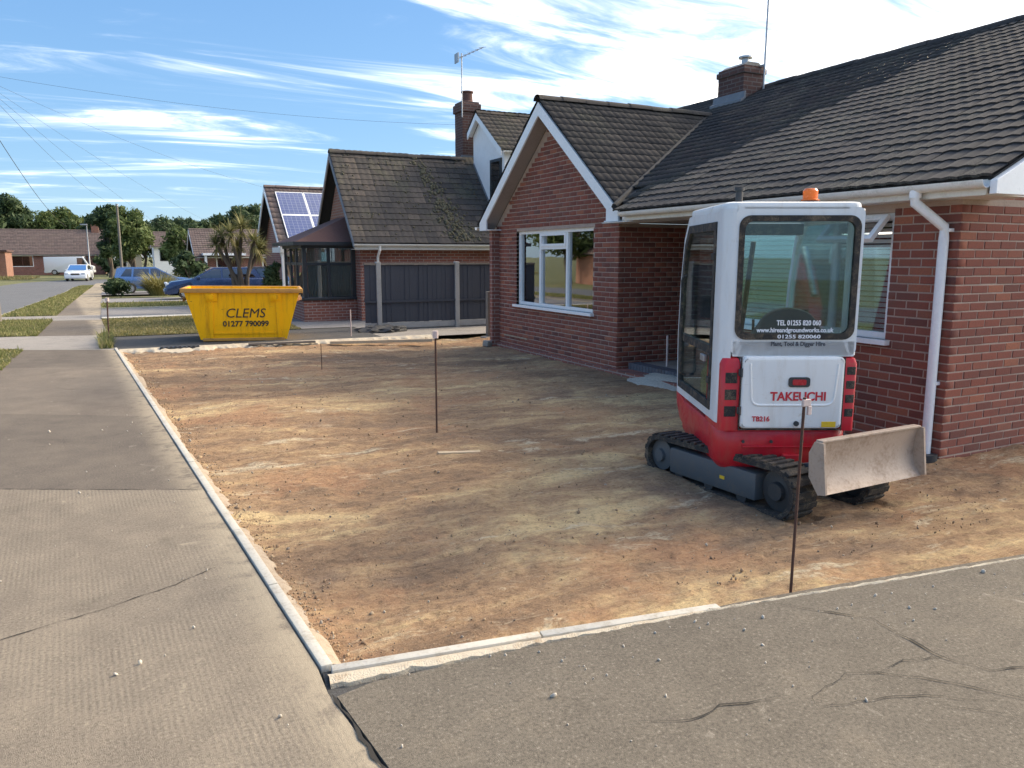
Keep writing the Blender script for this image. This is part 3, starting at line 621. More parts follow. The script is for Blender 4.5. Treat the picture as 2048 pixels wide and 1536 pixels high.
# ================================================================== HOUSE HELPERS
def wpart(name, mb, mat, house, smooth=None, label=None):      # mesh given in world coordinates, child of a house Empty
    return part(name, mb, mat, house, smooth, True, tuple(-Vector(house.location)), None, label)
BH, BL = .0625, .2125
def brick_unit():
    V = []; c = .004
    for (i, dpt) in ((0, -.05), (0, .002), (c, .006)):
        V += [(i, dpt, i), (BL - i, dpt, i), (BL - i, dpt, BH - i), (i, dpt, BH - i)]
    F = [(k, (k + 1) % 4, 4 + (k + 1) % 4, 4 + k) for k in range(4)] + [(4 + k, 4 + (k + 1) % 4, 8 + (k + 1) % 4, 8 + k) for k in range(4)] + [(8, 9, 10, 11)]
    return V, F
BUV, BUF = brick_unit()
brick_me = bpy.data.meshes.new('brick'); brick_me.from_pydata(BUV, [], BUF); finish(brick_me, 'brick')
class Wall:
    """a brick wall: u along d from O, depth along outward normal n, z up"""
    def __init__(s, O, d, n, L, z0, z1, openings=(), top=None, thick=.12, s0=0):
        s.O, s.d, s.n, s.L, s.z0, s.z1, s.op, s.top, s.th, s.s0 = Vector(O), Vector(d), Vector(n), L, z0, z1, list(openings), top, thick, s0
    def P(s, u, w, z): return (s.O.x + s.d.x * u + s.n.x * w, s.O.y + s.d.y * u + s.n.y * w, z)
    def slab(s):
        mb = MB(); us = sorted({s.s0, s.L, *[o[0] for o in s.op], *[o[1] for o in s.op]})
        zs = sorted({s.z0, s.z1, *[o[2] for o in s.op], *[o[3] for o in s.op]})
        for a, b in zip(us[:-1], us[1:]):
            for c, e in zip(zs[:-1], zs[1:]):
                if any(o[0] <= (a + b) / 2 <= o[1] and o[2] <= (c + e) / 2 <= o[3] for o in s.op): continue
                q = [s.P(u, w, z) for z in (c, e) for (u, w) in ((a, 0), (b, 0), (b, -s.th), (a, -s.th))]
                mb.add(q, [(0, 1, 2, 3), (4, 5, 6, 7), (0, 1, 5, 4), (1, 2, 6, 5), (2, 3, 7, 6), (3, 0, 4, 7)])
        if s.top:      # triangular head
            (ua, za), (ub, zb), (uc, zc) = s.top
            q = [s.P(u, w, z) for w in (0, -s.th) for (u, z) in ((ua, za), (ub, zb), (uc, zc))]
            mb.add(q, [(0, 1, 2), (3, 4, 5), (0, 1, 4, 3), (1, 2, 5, 4), (2, 0, 3, 5)])
        return mb
    def bricks(s):
        out = []; k = 0; ztop = s.top[1][1] if s.top else s.z1
        while s.z0 + k * .075 + BH <= ztop:
            z = s.z0 + k * .075 + .005; u = 0 if k % 2 == 0 else -.1125
            while u < s.L:
                segs = [(max(u, 0), min(u + BL, s.L))]
                for o in s.op:
                    if z + BH > o[2] + .005 and z < o[3] - .005:
                        ns = []
                        for a, b in segs:
                            if b <= o[0] or a >= o[1]: ns.append((a, b))
                            else:
                                if a < o[0]: ns.append((a, o[0]))
                                if b > o[1]: ns.append((o[1], b))
                        segs = ns
                for a, b in segs:
                    if b - a < .03: continue
                    zm = z + BH
                    if zm > s.z1:
                        if not s.top: continue
                        (ua, za), (ub, zb), (uc, zc) = s.top; lim = min((a - ua) / (ub - ua), (uc - b) / (uc - ub)) * (zb - za) + za
                        if zm > lim: continue
                    out.append((a, b - a, z))
                u += .225
            k += 1
        return out
    def mat(s, b):
        a, l, z = b; j = random.gauss(0, .0012)
        m = Matrix(((s.d.x, s.n.x, 0, 0), (s.d.y, s.n.y, 0, 0), (0, 0, 1, 0), (0, 0, 0, 1)))
        p = s.P(a, j, z + random.gauss(0, .0008))
        return Matrix.Translation(p) @ m @ Matrix.Diagonal((l / BL, 1, 1, 1))
def build_walls(house, walls, nmax, mat='brick', hidden=None):
    objs = []; allb = []
    for w in walls:
        o = wpart('wall', w.slab(), 'mortar', house); objs.append(o)
        for b in w.bricks():
            c = w.P(b[0] + b[1] / 2, 0, b[2] + .03); x, y, d = proj(c)
            vis = d > 0 and -20 < x < 2068 and -20 < y < 1560 and not (hidden and hidden(x, y)) and (Vector((0, 0, CAMH)) - Vector(c)).dot(w.n) > 0
            allb.append(((b[1] / d) if vis else -1, w, o, b))
    order = sorted(range(len(allb)), key=lambda i: -allb[i][0]); single = set(i for i in order[:nmax] if allb[i][0] > 0)
    rest = {}
    for i, (sc, w, o, b) in enumerate(allb):
        m = w.mat(b)
        if i in single:
            q = mkobj('brick', brick_me, o); q.matrix_basis = m
        else: rest.setdefault(id(w), (o, []))[1].append(m)
    for o, ms in rest.values():
        V, F = replicate(BUV, BUF, ms); q = raw_obj('brickwork', V, F, mat, o); stuff(q)
    return objs

# roof tiles -----------------------------------------------------------------
def tile_unit(w=.33, l=.33, rolls=2, h=.011):
    prof = []; n = 9
    for i in range(n):
        t = i / (n - 1); z = h * max(0, math.sin(math.pi * ((t * rolls) % 1.0 if t < 1 else 0))) ** 1.5
        prof.append((t * (w - .004) + .002, z))
    V = []; F = []
    for (s_, dz) in ((-.005, .034), (-.005, .012)):      # front lower lip, then top front
        pass
    for x, z in prof: V.append((x, 0, z + .004))          # lip bottom
    for x, z in prof: V.append((x, -.002, z + .028))      # top front
    for x, z in prof: V.append((x, l, z + .006))          # top back, under the next course
    for k in range(2):
        for i in range(n - 1): F.append((k * n + i, k * n + i + 1, (k + 1) * n + i + 1, (k + 1) * n + i))
    return V, F
class Tiling:
    """tiles on a slope: O eave corner, t across (unit), s up the slope (unit)"""
    def __init__(s, O, t, sdir, width, length, cell=.33, gauge=.33, unit=None, keep=None):
        s.O, s.t, s.s = Vector(O), Vector(t).normalized(), Vector(sdir).normalized(); s.n = s.t.cross(s.s).normalized()
        s.fl = s.n.z < 0
        if s.fl: s.n = -s.n
        s.w, s.l, s.c, s.g, s.keep = width, length, cell, gauge, keep
    def mats(s):
        out = []; rows = int(round(s.l / s.g)); cols = int(round(s.w / s.c)); cw = s.w / cols; g = s.l / rows
        for r in range(rows):
            for c in range(cols):
                o = s.O + s.t * (c * cw) + s.s * (r * g)
                ce = o + s.t * cw / 2 + s.s * g / 2
                if s.keep and not s.keep(ce): continue
                m = Matrix(((s.t.x, s.s.x, s.n.x, 0), (s.t.y, s.s.y, s.n.y, 0), (s.t.z, s.s.z, s.n.z, 0), (0, 0, 0, 1)))
                j = Matrix.Translation(o + s.n * random.uniform(0, .006) + s.s * random.gauss(0, .004)) @ m @ Matrix.Rotation(random.gauss(0, .006), 4, 'Z') @ Matrix.Rotation(random.gauss(0, .006), 4, 'X') @ Matrix.Diagonal((cw / .33, 1, 1, 1))
                out.append((ce, j))
        return out
TUV, TUF = tile_unit()
tile_mes = {}
def tile_me(mat):
    if mat not in tile_mes:
        me = bpy.data.meshes.new('roof_tile'); me.from_pydata(TUV, [], TUF); finish(me, mat, 50); tile_mes[mat] = me
    return tile_mes[mat]
def build_tiles(roof, tilings, nmax, mat):
    al = []
    for t in tilings:
        for ce, m in t.mats():
            x, y, d = proj(ce); vis = d > 0 and -20 < x < 2068 and -20 < y < 1560 and (Vector((0, 0, CAMH)) - ce).dot(t.n) > 0
            al.append(((1 / d) if vis else -1, m))
    order = sorted(range(len(al)), key=lambda i: -al[i][0]); single = set(i for i in order[:nmax] if al[i][0] > 0); rest = []
    for i, (sc, m) in enumerate(al):
        if i in single: mkobj('roof_tile', tile_me(mat), roof).matrix_basis = m
        else: rest.append(m)
    if rest:
        V, F = replicate(TUV, TUF, rest); stuff(raw_obj('roof_tiling', V, F, mat, roof, True))
def ridge_tiles(roof, a, b, mat, r=.11, l=.42):
    a, b = Vector(a), Vector(b); n = max(1, int((b - a).length / l)); d = (b - a) / n; side = Vector((-d.y, d.x, 0)).normalized(); V = []; F = []
    q = []
    for k in range(7):
        an = math.pi * (k / 6); q.append((math.cos(an) * r, math.sin(an) * r * .8 - .03))
    for e, rr in ((0.0, 1.06), (1.0, .98)):
        for c, z in q: V.append((e * (d.length + .01), c * rr, z * rr))
    F = [(k, k + 1, 8 + k, 7 + k) for k in range(6)]
    me = bpy.data.meshes.new('ridge_tile'); me.from_pydata(V, [], F); finish(me, mat, 60)
    dn = d.normalized(); m = Matrix(((dn.x, side.x, 0, 0), (dn.y, side.y, 0, 0), (dn.z, side.z, 1, 0), (0, 0, 0, 1)))
    for i in range(n):
        mkobj('ridge_tile', me, roof).matrix_basis = Matrix.Translation(a + d * i + Vector((0, 0, random.gauss(0, .004)))) @ m
def bar(mb, a, b, w, h, bev=0):      # rectangular bar between two points
    a, b = Vector(a), Vector(b); d = (b - a); L = d.length; d.normalize()
    s = d.cross(Vector((0, 0, 1))) if abs(d.z) < .95 else Vector((0, 1, 0)); s.normalize(); u = s.cross(d).normalized()
    m = Matrix(((d.x, s.x, u.x, a.x), (d.y, s.y, u.y, a.y), (d.z, s.z, u.z, a.z), (0, 0, 0, 1)))
    t = MB().box((0, -w / 2, -h / 2), (L, w / 2, h / 2), bev).xf(m); mb.add(t.v, t.f); return mb
def window(house, wall, u0, u1, z0, z1, lights, mat='upvc', set_back=.05, fw=.055, sill=True, glass='glass', sill_out=.07, turn=0):
    """lights: list of (u0,u1,z0,z1,opening) panes"""
    def B(mb, a, b, c, e, w0, w1):
        q = [wall.P(u, w, z) for z in (c, e) for (u, w) in ((a, w1), (b, w1), (b, w0), (a, w0))]
        mb.add(q, [(0, 1, 2, 3), (4, 5, 6, 7), (0, 1, 5, 4), (1, 2, 6, 5), (2, 3, 7, 6), (3, 0, 4, 7)])
    fr = MB(); w1 = -set_back; w0 = -set_back - .06
    B(fr, u0, u0 + fw, z0, z1, w0, w1); B(fr, u1 - fw, u1, z0, z1, w0, w1); B(fr, u0 + fw, u1 - fw, z0, z0 + fw, w0, w1); B(fr, u0 + fw, u1 - fw, z1 - fw, z1, w0, w1)
    wo_ = wpart('window', fr, mat, house); us = sorted({l[0] for l in lights} | {l[1] for l in lights})
    for u in us[1:-1]:
        m = MB(); B(m, u - .03, u + .03, z0 + fw, z1 - fw, w0 + .003, w1 - .003); part('mullion', m, mat, wo_)
    for (a, b, c, e, op) in lights:
        a2 = a + (.03 if a > u0 + .01 else fw); b2 = b - (.03 if b < u1 - .01 else fw); c2 = c + (.025 if c > z0 + .01 else fw); e2 = e - (.025 if e < z1 - .01 else fw)
        if op:
            m = MB(); t = .045
            for q in ((a2, a2 + t, c2, e2), (b2 - t, b2, c2, e2), (a2 + t, b2 - t, c2, c2 + t), (a2 + t, b2 - t, e2 - t, e2)): B(m, *q, w0 + .01, w1 + .012)
            part('sash', m, mat, wo_); a2 += t; b2 -= t; c2 += t; e2 -= t
        m = MB(); sl_ = turn * (b2 - a2) / 2; q = [wall.P(u, w, z) for z in (c2 - .005, e2 + .005) for (u, w) in ((a2 - .005, w0 + .038 + sl_), (b2 + .005, w0 + .038 - sl_), (b2 + .005, w0 + .03 - sl_), (a2 - .005, w0 + .03 + sl_))]
        m.add(q, [(0, 1, 2, 3), (4, 5, 6, 7), (0, 1, 5, 4), (1, 2, 6, 5), (2, 3, 7, 6), (3, 0, 4, 7)]); part('pane', m, glass, wo_)
        if c > z0 + .01:
            m = MB(); B(m, a + .03, b - .03, c - .025, c + .025, w0 + .004, w1 - .004); part('transom', m, mat, wo_)
    if sill:
        m = MB(); B(m, u0 - .05, u1 + .05, z0 - .045, z0, w0, sill_out); part('sill', m, mat, wo_)
    return wo_
def pipe(name, pts, r, mat, house, smooth=50): return wpart(name, MB().tube(pts, r, 10), mat, house, smooth)
def gutter(house, a, b, r=.06, mat='gutter'):
    a, b = Vector(a), Vector(b); d = (b - a).normalized(); s = Vector((-d.y, d.x, 0)); V = []; F = []
    q = [(math.cos(math.pi + math.pi * k / 8) * r, math.sin(math.pi + math.pi * k / 8) * r) for k in range(9)]
    q = q + [(x * .93, z * .93 + .001) for x, z in q[::-1]]; n = len(q)
    for p in (a, b): V += [tuple(p + s * x + Vector((0, 0, z))) for x, z in q]
    F = [(k, (k + 1) % n, n + (k + 1) % n, n + k) for k in range(n)] + [tuple(range(n)), tuple(range(n, 2 * n))[::-1]]
    return wpart('gutter', MB().add(V, F), mat, house, 40)

# ================================================================== HOUSE 1: the brick bungalow
GZ = -.16
h1 = thing('brick_bungalow', 'red brick bungalow with dark tiled roof and white bargeboards, behind the excavator', 'house', (6.25, 4.2, GZ))
ZE = 2.14
WG = Wall((6.53, 9.67, 0), (0, 1, 0), (-1, 0, 0), 4.28, GZ, 2.24, [(.70, 3.40, .76, 2.11)], ((-.14, 2.24), (2.05, 3.955), (4.29, 2.24)))      # street gable
WR = Wall((6.53, 9.67, 0), (1, 0, 0), (0, -1, 0), 1.9, GZ, ZE, s0=.12)                                                                      # porch return
WM = Wall((6.25, 4.2, 0), (0, 1, 0), (-1, 0, 0), 3.3, GZ, ZE, [(.63, 2.75, .89, 2.05)])                                              # street wall
WE = Wall((6.25, 4.2, 0), (1, 0, 0), (0, -1, 0), 5.2, GZ, ZE, s0=.12)                                                                       # end wall
WP = Wall((8.3, 7.5, 0), (0, 1, 0), (-1, 0, 0), 2.17, GZ, ZE, [(.62, 1.55, GZ, 1.9)])                                               # back of the porch
WQ = Wall((6.25, 7.5, 0), (1, 0, 0), (0, 1, 0), 2.05, GZ, ZE, s0=.12)
# the leading corners are closed by the end walls' brick ends
walls1 = build_walls(h1, [WG, WR, WM, WE, WP, WQ], 300, 'brick', hidden=lambda x, y: 1385 < x < 1715 and y < 935)
ms = MB(); ms.box((6.37, 13.83, GZ), (15.9, 13.95, ZE)); ms.box((15.78, 4.2, GZ), (15.9, 13.83, ZE)); ms.box((11.45, 4.2, GZ), (15.78, 4.32, ZE)); ms.box((6.45, 4.4, GZ - .1), (15.7, 13.8, GZ + .12))
wpart('rear_wall', ms, 'brick_far', h1)
# end gable above the eaves, seen past the verge
ms = MB().prism([(6.25, ZE), (15.9, ZE), (11, 4.55)], 'y', 4.2, 4.32); wpart('gable_infill', ms, 'brick_far', h1)
# porch: door, soffit, step
dm = MB().box((8.22, 8.14, GZ + .2), (8.27, 9.03, 1.88)); dr = wpart('door', dm, 'white_wall', h1)
part('pane', MB().box((8.212, 8.3, .9), (8.218, 8.87, 1.7)), 'glass', dr)
part('handle', MB().box((8.16, 8.2, .82), (8.215, 8.24, .98), .008), 'steel', dr)
st = wpart('porch_step', MB().box((6.78, 7.55, GZ - .05), (8.28, 9.62, -.03)), 'mortar', h1)
k = 0; y = 7.58
while y < 9.58:
    part('step_brick', MB().box((6.70, y, -.095), (6.915, y + .065, .055), .006), 'brick_blue', st); y += .075
part('tread', MB().box((6.92, 7.56, -.035), (8.25, 9.60, .04), .006), 'concrete_old', st)
wpart('soffit', MB().box((5.99, 3.85, ZE - .012), (6.6, 8.80, ZE)).box((6.2, 8.80, ZE - .012), (6.6, 9.64, ZE)), 'gutter', h1)
wpart('porch_ceiling', MB().box((6.62, 7.4, ZE + .002), (8.4, 9.66, ZE + .014)), 'soffit', h1)
# roof
roof1 = wpart('roof', MB(), 'felt', h1)
SM = Vector((5.03, 0, 2.52)).normalized(); PW = .778
um = MB().prism([(5.99, 2.265), (11.0, 4.755), (16.05, 2.265), (16.05, 2.24), (11, 4.70), (5.99, 2.24)], 'y', 3.80, 8.85)
um.prism([(6.3, 2.42), (11.0, 4.755), (16.05, 2.265), (16.05, 2.24), (11, 4.70), (6.3, 2.39)], 'y', 8.85, 9.58)
um.prism([(7.0, 2.767), (11.0, 4.755), (16.05, 2.265), (16.05, 2.24), (11, 4.70), (7.0, 2.73)], 'y', 9.58, 14.62)
part('underlay', um, 'felt', roof1)
AY = 11.72; AZ = 4.235; WEY = 9.23
uw = MB().prism([(WEY, 2.26), (AY, AZ - .045), (14.2, 2.26), (14.2, 2.23), (AY, AZ - .10), (WEY, 2.23)], 'x', 6.28, 10.0)
part('underlay', uw, 'felt', roof1)
sw = Vector((0, AY - WEY, AZ - .03 - 2.26)); swn = sw.normalized(); sw2 = Vector((0, AY - 14.21, AZ - .03 - 2.26))
def keep_main(c):       # leave out what lies buried under the wing's roof
    if c.x > 9.9: return True
    zw = AZ - abs(c.y - AY) * PW
    if 9.3 < c.y < 14.15 and c.x < 6.7: return False
    if c.y > 8.85 and c.x < 6.15 + (c.y - 8.85) * .5: return False
    return c.z > zw - .12
def keep_wing(c):
    return c.z > 2.265 + (c.x - 5.97) * .501 - .25
build_tiles(roof1, [Tiling((5.95, 3.78, 2.255), (0, 1, 0), SM, 10.89, 5.63, cell=.27, gauge=.205, keep=keep_main),
                    Tiling((6.24, WEY - .03, 2.25), (1, 0, 0), swn, 4.0, sw.length + .02, cell=.27, gauge=.205, keep=keep_wing),
                    Tiling((6.24, 14.24, 2.25), (1, 0, 0), sw2, 4.0, sw2.length + .02, keep=keep_wing),
                    Tiling((16.08, 3.78, 2.255), (0, 1, 0), Vector((-5.03, 0, 2.52)), 10.89, 5.63)], 300, 'tile')
ridge_tiles(roof1, (11.0, 3.78, 4.80), (11.0, 14.66, 4.80), 'tile')
ridge_tiles(roof1, (6.22, AY, AZ + .005), (9.85, AY, AZ + .005), 'tile')
# lead in the valley
vm = MB()
for t0, t1 in ((0, 1),):
    a = Vector((6.12, 9.2, 2.34)); b_ = Vector((9.80, AY - .02, 4.20)); vm.tube([a, b_], .045, 6)
part('valley_lead', vm, 'felt', roof1)
# fascia, gutter, downpipe
wpart('fascia', MB().box((5.985, 3.84, ZE - .006), (6.005, 8.80, 2.245)), 'gutter', h1)
gutter(h1, (5.92, 3.80, 2.235), (5.92, 8.74, 2.235))
dp = MB().tube([(5.92, 4.40, 2.20), (5.92, 4.40, 2.10), (6.19, 4.305, 1.90), (6.19, 4.30, 1.80), (6.19, 4.29, -.06)], .041, 12); dpo = wpart('downpipe', dp, 'upvc', h1, 45)
for z in (1.86, .55): part('pipe_bracket', MB().box((6.19, 4.25, z), (6.25, 4.345, z + .03), .004), 'upvc', dpo)
part('outlet', MB().cyl((5.92, 4.40, 2.18), 'z', .048, .09, 14), 'upvc', dpo, 45)
part('drain_gully', MB().cyl((6.17, 4.29, -.13), 'z', .11, .14, 16), 'dark_steel', dpo, 45)
# white boxed verge end at the near corner
bx = MB().prism([(5.955, 2.13), (6.42, 2.13), (6.42, 2.46), (5.955, 2.235)], 'y', 3.745, 3.80, .004); wpart('box_end', bx, 'upvc', h1)
bb = MB().prism([(6.42, 2.34), (11.0, 4.62), (11.0, 4.78), (6.42, 2.49)], 'y', 3.75, 3.79); wpart('bargeboard', bb, 'upvc', h1)
wpart('verge_soffit', MB().prism([(6.1, 2.15), (11, 4.58), (11, 4.60), (6.1, 2.17)], 'y', 3.80, 4.19), 'soffit', h1)
# wing bargeboards
m_ = (4.16 - 2.28) / (AY - 9.29)
def barge(sg):
    f = lambda y: AY + sg * (y - AY)
    pts = [(9.29, 2.15), (9.60, 2.15), (9.60, 4.16 - .19 - m_ * (AY - 9.60)), (AY, 3.965), (AY, 4.175), (9.29, 2.295)]
    return MB().prism([(f(y), z) for y, z in pts], 'x', 6.245, 6.275)
wpart('bargeboard', barge(1), 'upvc', h1); wpart('bargeboard', barge(-1), 'upvc', h1)
for sg in (1, -1):
    f = lambda y: AY + sg * (y - AY)
    wpart('gable_soffit', MB().prism([(f(9.35), 2.17), (f(AY), 3.98), (f(AY), 4.0), (f(9.35), 2.19)], 'x', 6.276, 6.54), 'soffit', h1)
    wpart('eave_box', MB().box((6.276, min(f(9.30), f(9.70)), 2.152), (6.56, max(f(9.30), f(9.70)), 2.168)), 'upvc', h1)
gutter(h1, (6.22, 14.27, 2.225), (9.5, 14.27, 2.225))
# windows
LW = [(.70, 1.62, .76, 2.11, 0), (1.62, 2.57, .76, 1.80, 0), (1.62, 2.57, 1.80, 2.11, 1), (2.57, 3.40, .76, 2.11, 0)]
window(h1, WG, .70, 3.40, .76, 2.11, LW, turn=.055)
wm_ = window(h1, WM, .63, 2.75, .89, 2.05, [(.63, 1.33, .89, 1.76, 0), (1.33, 2.75, .89, 2.05, 0)], fw=.06, glass='cab_glass')
# its fanlight stands open
fan = MB(); px0, pz0, px1, pz1 = 6.30 - .06, 2.02, 6.02, 1.80
def fanbar(y0, y1, t0, t1):
    a = Vector((px0 + (px1 - px0) * t0, 0, pz0 + (pz1 - pz0) * t0)); b2 = Vector((px0 + (px1 - px0) * t1, 0, pz0 + (pz1 - pz0) * t1)); nrm = Vector((-(pz1 - pz0), 0, (px1 - px0))).normalized() * .022
    q = []
    for y in (y0, y1):
        for p in (a - nrm, b2 - nrm, b2 + nrm, a + nrm): q.append((p.x, y, p.z))
    fan.add(q, [(0, 1, 2, 3), (7, 6, 5, 4), (0, 4, 5, 1), (1, 5, 6, 2), (2, 6, 7, 3), (3, 7, 4, 0)])
fanbar(4.88, 4.93, 0, 1); fanbar(5.46, 5.51, 0, 1); fanbar(4.93, 5.46, 0, .15); fanbar(4.93, 5.46, .85, 1)
part('open_fanlight', fan, 'upvc', wm_)
gp = MB().add([(px0 * .85 + px1 * .15, 4.93, pz0 * .85 + pz1 * .15), (px0 * .85 + px1 * .15, 5.46, pz0 * .85 + pz1 * .15), (px1 * .85 + px0 * .15, 5.46, pz1 * .85 + pz0 * .15), (px1 * .85 + px0 * .15, 4.93, pz1 * .85 + pz0 * .15)], [(0, 1, 2, 3)])
part('fanlight_pane', gp, 'glass', wm_)
for i in range(22):
    z = .93 + i * .05; part('blind_slat', MB().add([(6.395, 4.86, z), (6.395, 6.92, z), (6.42, 6.92, z + .036), (6.42, 4.86, z + .036)], [(0, 1, 2, 3)]), 'blind', wm_)
cv = MB()
for (ya, yb) in ((12.0, 13.05), (10.4, 10.75)):
    n = 14
    for i in range(n):
        y0 = ya + (yb - ya) * i / n; y1 = ya + (yb - ya) * (i + 1) / n; x0 = 6.74 + .03 * (i % 2); x1 = 6.74 + .03 * ((i + 1) % 2)
        cv.add([(x0, y0, .7), (x1, y1, .7), (x1, y1, 2.1), (x0, y0, 2.1)], [(0, 1, 2, 3)])
wpart('curtain', cv, 'curtain', h1)
wpart('room_wall', MB().box((9.4, 9.8, GZ), (9.5, 13.8, 2.1)), 'interior', h1)
wpart('room_ceiling', MB().box((6.66, 9.8, 2.116), (9.4, 13.8, 2.136)), 'interior', h1)
# chimney
chm = thing; c1 = wpart('chimney', MB().box((10.45, 11.5, 4.2), (10.95, 12.2, 5.16)), 'brick_dark', h1)
part('corbel', MB().box((10.42, 11.47, 5.02), (10.98, 12.23, 5.12), .01), 'brick_dark', c1)
part('flaunching', MB().prism([(10.47, 5.16), (10.93, 5.16), (10.82, 5.23), (10.58, 5.23)], 'y', 11.53, 12.17), 'concrete_old', c1)
part('chimney_pot', MB().lathe([(.075, 0), (.07, .10), (.07, .11), (.13, .12), (.13, .15), (.0, .165)], (10.7, 11.75, 5.22), 'z', 14), 'steel', c1, 40)
part('lead_flashing', MB().prism([(10.33, 4.44), (10.449, 4.50), (10.449, 4.68), (10.42, 4.68), (10.40, 4.56), (10.33, 4.53)], 'y', 11.42, 12.28), 'lead', c1)
a1_ = thing('television_aerial', 'tall thin aerial mast beside the square brick chimney on the near roof', 'aerial', (10.85, 11.40, 4.72))
part('mast', MB().tube([(0, 0, 0), (.0, -.02, 2.6)], .018, 8), 'steel', a1_, 40)
part('mast_bracket', MB().box((-.02, 0, .42), (.02, .19, .46)), 'steel', a1_)
part('antenna_array', MB().tube([(-.5, 0, 2.5), (.5, 0, 2.52)], .01, 6).tube([(-.4, -.2, 2.5), (-.4, .2, 2.5)], .005, 5).tube([(-.2, -.2, 2.5), (-.2, .2, 2.5)], .005, 5).tube([(.0, -.18, 2.5), (.0, .18, 2.5)], .005, 5), 'steel', a1_)
# vent slip and mortar smears at the foot of the gable wall
wpart('mortar_smear', MB().box((6.513, 12.6, .12), (6.524, 13.6, .145)), 'render_grey', h1)
# ballast heap before the step
hv = []; hf = []; nn = 16
for j in range(nn):
    for i in range(nn):
        x = 6.05 + .75 * i / (nn - 1); y = 7.6 + 2.0 * j / (nn - 1); r = min(1, ((x - 6.72) / .62) ** 2 + ((y - 8.6) / .95) ** 2)
        hv.append((x, y, -.2 + .21 * max(0, 1 - r) + random.gauss(0, .008)))
hf = [(j * nn + i, j * nn + i + 1, (j + 1) * nn + i + 1, (j + 1) * nn + i) for j in range(nn - 1) for i in range(nn - 1)]
stuff(part('ballast', MB().add(hv, hf), 'sand', None, 60), 'low grey heap of ballast against the blue brick step', 'ballast')

# ================================================================== HOUSE 2: neighbour with the black bay window
g2 = -.12
h2 = thing('brick_bungalow', 'neighbouring brick chalet with mossy roof, black framed bay window and tall chimney', 'house', (5.35, 19.8, g2))
E2Y, A2Y, E2Z, A2Z = 19.38, 21.7, 1.98, 4.47; FY = 2 * A2Y - E2Y
w2 = MB(); w2.box((5.35, 19.8, g2 - .2), (13, 19.92, 2.0)); w2.box((5.35, 19.92, g2 - .2), (5.47, 23.6, 2.0)); w2.box((5.47, 23.48, g2 - .2), (13, 23.6, 2.0))
wpart('wall', w2, 'brick_far', h2)
wpart('gable_wall', MB().prism([(19.8, 2.001), (A2Y, 4.15), (23.6, 2.001)], 'x', 5.35, 5.47), 'brick_orange', h2)  # same brick as the walls; warm reflected light is put into the orange colour
r2 = wpart('roof', MB(), 'felt', h2)
part('underlay', MB().prism([(E2Y + .03, E2Z), (A2Y, A2Z - .04), (FY - .03, E2Z), (FY - .03, E2Z - .03), (A2Y, A2Z - .10), (E2Y + .03, E2Z - .03)], 'x', 5.12, 13), 'felt', r2)
s2 = Vector((0, A2Y - E2Y, A2Z - E2Z)); 
build_tiles(r2, [Tiling((5.09, E2Y, E2Z), (1, 0, 0), s2, 7.92, s2.length, gauge=.215)], 300, 'tile2')
build_tiles(r2, [Tiling((5.09, FY, E2Z), (1, 0, 0), Vector((0, -s2.y, s2.z)), 7.92, s2.length, gauge=.30)], 0, 'tile2')
ridge_tiles(r2, (5.08, A2Y, A2Z + .01), (9.1, A2Y, A2Z + .01), 'tile2')
# verge boards and gutter
wpart('verge_board', MB().prism([(E2Y, E2Z - .12), (A2Y, A2Z - .19), (A2Y, A2Z - .03), (E2Y, E2Z + .02)], 'x', 5.07, 5.10), 'lead', h2)
wpart('verge_board', MB().prism([(FY, E2Z - .12), (A2Y, A2Z - .19), (A2Y, A2Z - .03), (FY, E2Z + .02)], 'x', 5.07, 5.10), 'soffit', h2)
wpart('fascia', MB().box((5.12, E2Y + .05, E2Z - .16), (13, E2Y + .075, E2Z - .01)), 'gutter', h2)
wpart('soffit', MB().box((5.12, E2Y + .08, E2Z - .16), (13, 19.8, E2Z - .14)), 'soffit', h2)
gutter(h2, (5.08, E2Y - .03, E2Z - .02), (13, E2Y - .03, E2Z - .02), .055)
pipe('downpipe', [(5.75, E2Y - .03, E2Z - .06), (5.75, E2Y - .03, E2Z - .16), (5.80, 19.72, E2Z - .34), (5.80, 19.72, .0)], .034, 'upvc', h2)
# moss and slipped debris down the slope
sn = s2.normalized(); nn2 = Vector((0, -sn.z, sn.y)); mats = []
for k in range(330):
    t = random.random() ** .8; l = s2.length * (1 - t * .98); x = 7.55 + t * .55 + random.gauss(0, .10 + .16 * t)
    p = Vector((x, E2Y, E2Z)) + sn * l + nn2 * .035; s = random.uniform(.012, .042) * (1 + .5 * t)
    mats.append(Matrix.Translation(p) @ Euler((random.random() * 6, random.random() * 6, random.random() * 6)).to_matrix().to_4x4() @ Matrix.Diagonal((s * 1.4, s, s * .8, 1)))
for k in range(260):
    p = Vector((random.uniform(5.2, 10), E2Y, E2Z)) + sn * random.uniform(.05, s2.length) + nn2 * .04; s = random.uniform(.008, .028)
    mats.append(Matrix.Translation(p) @ Euler((random.random() * 6, random.random() * 6, 0)).to_matrix().to_4x4() @ Matrix.Diagonal((s * 1.5, s, s * .7, 1)))
V, F = replicate(IV, IF, mats); stuff(raw_obj('moss', V, F, 'moss', r2))
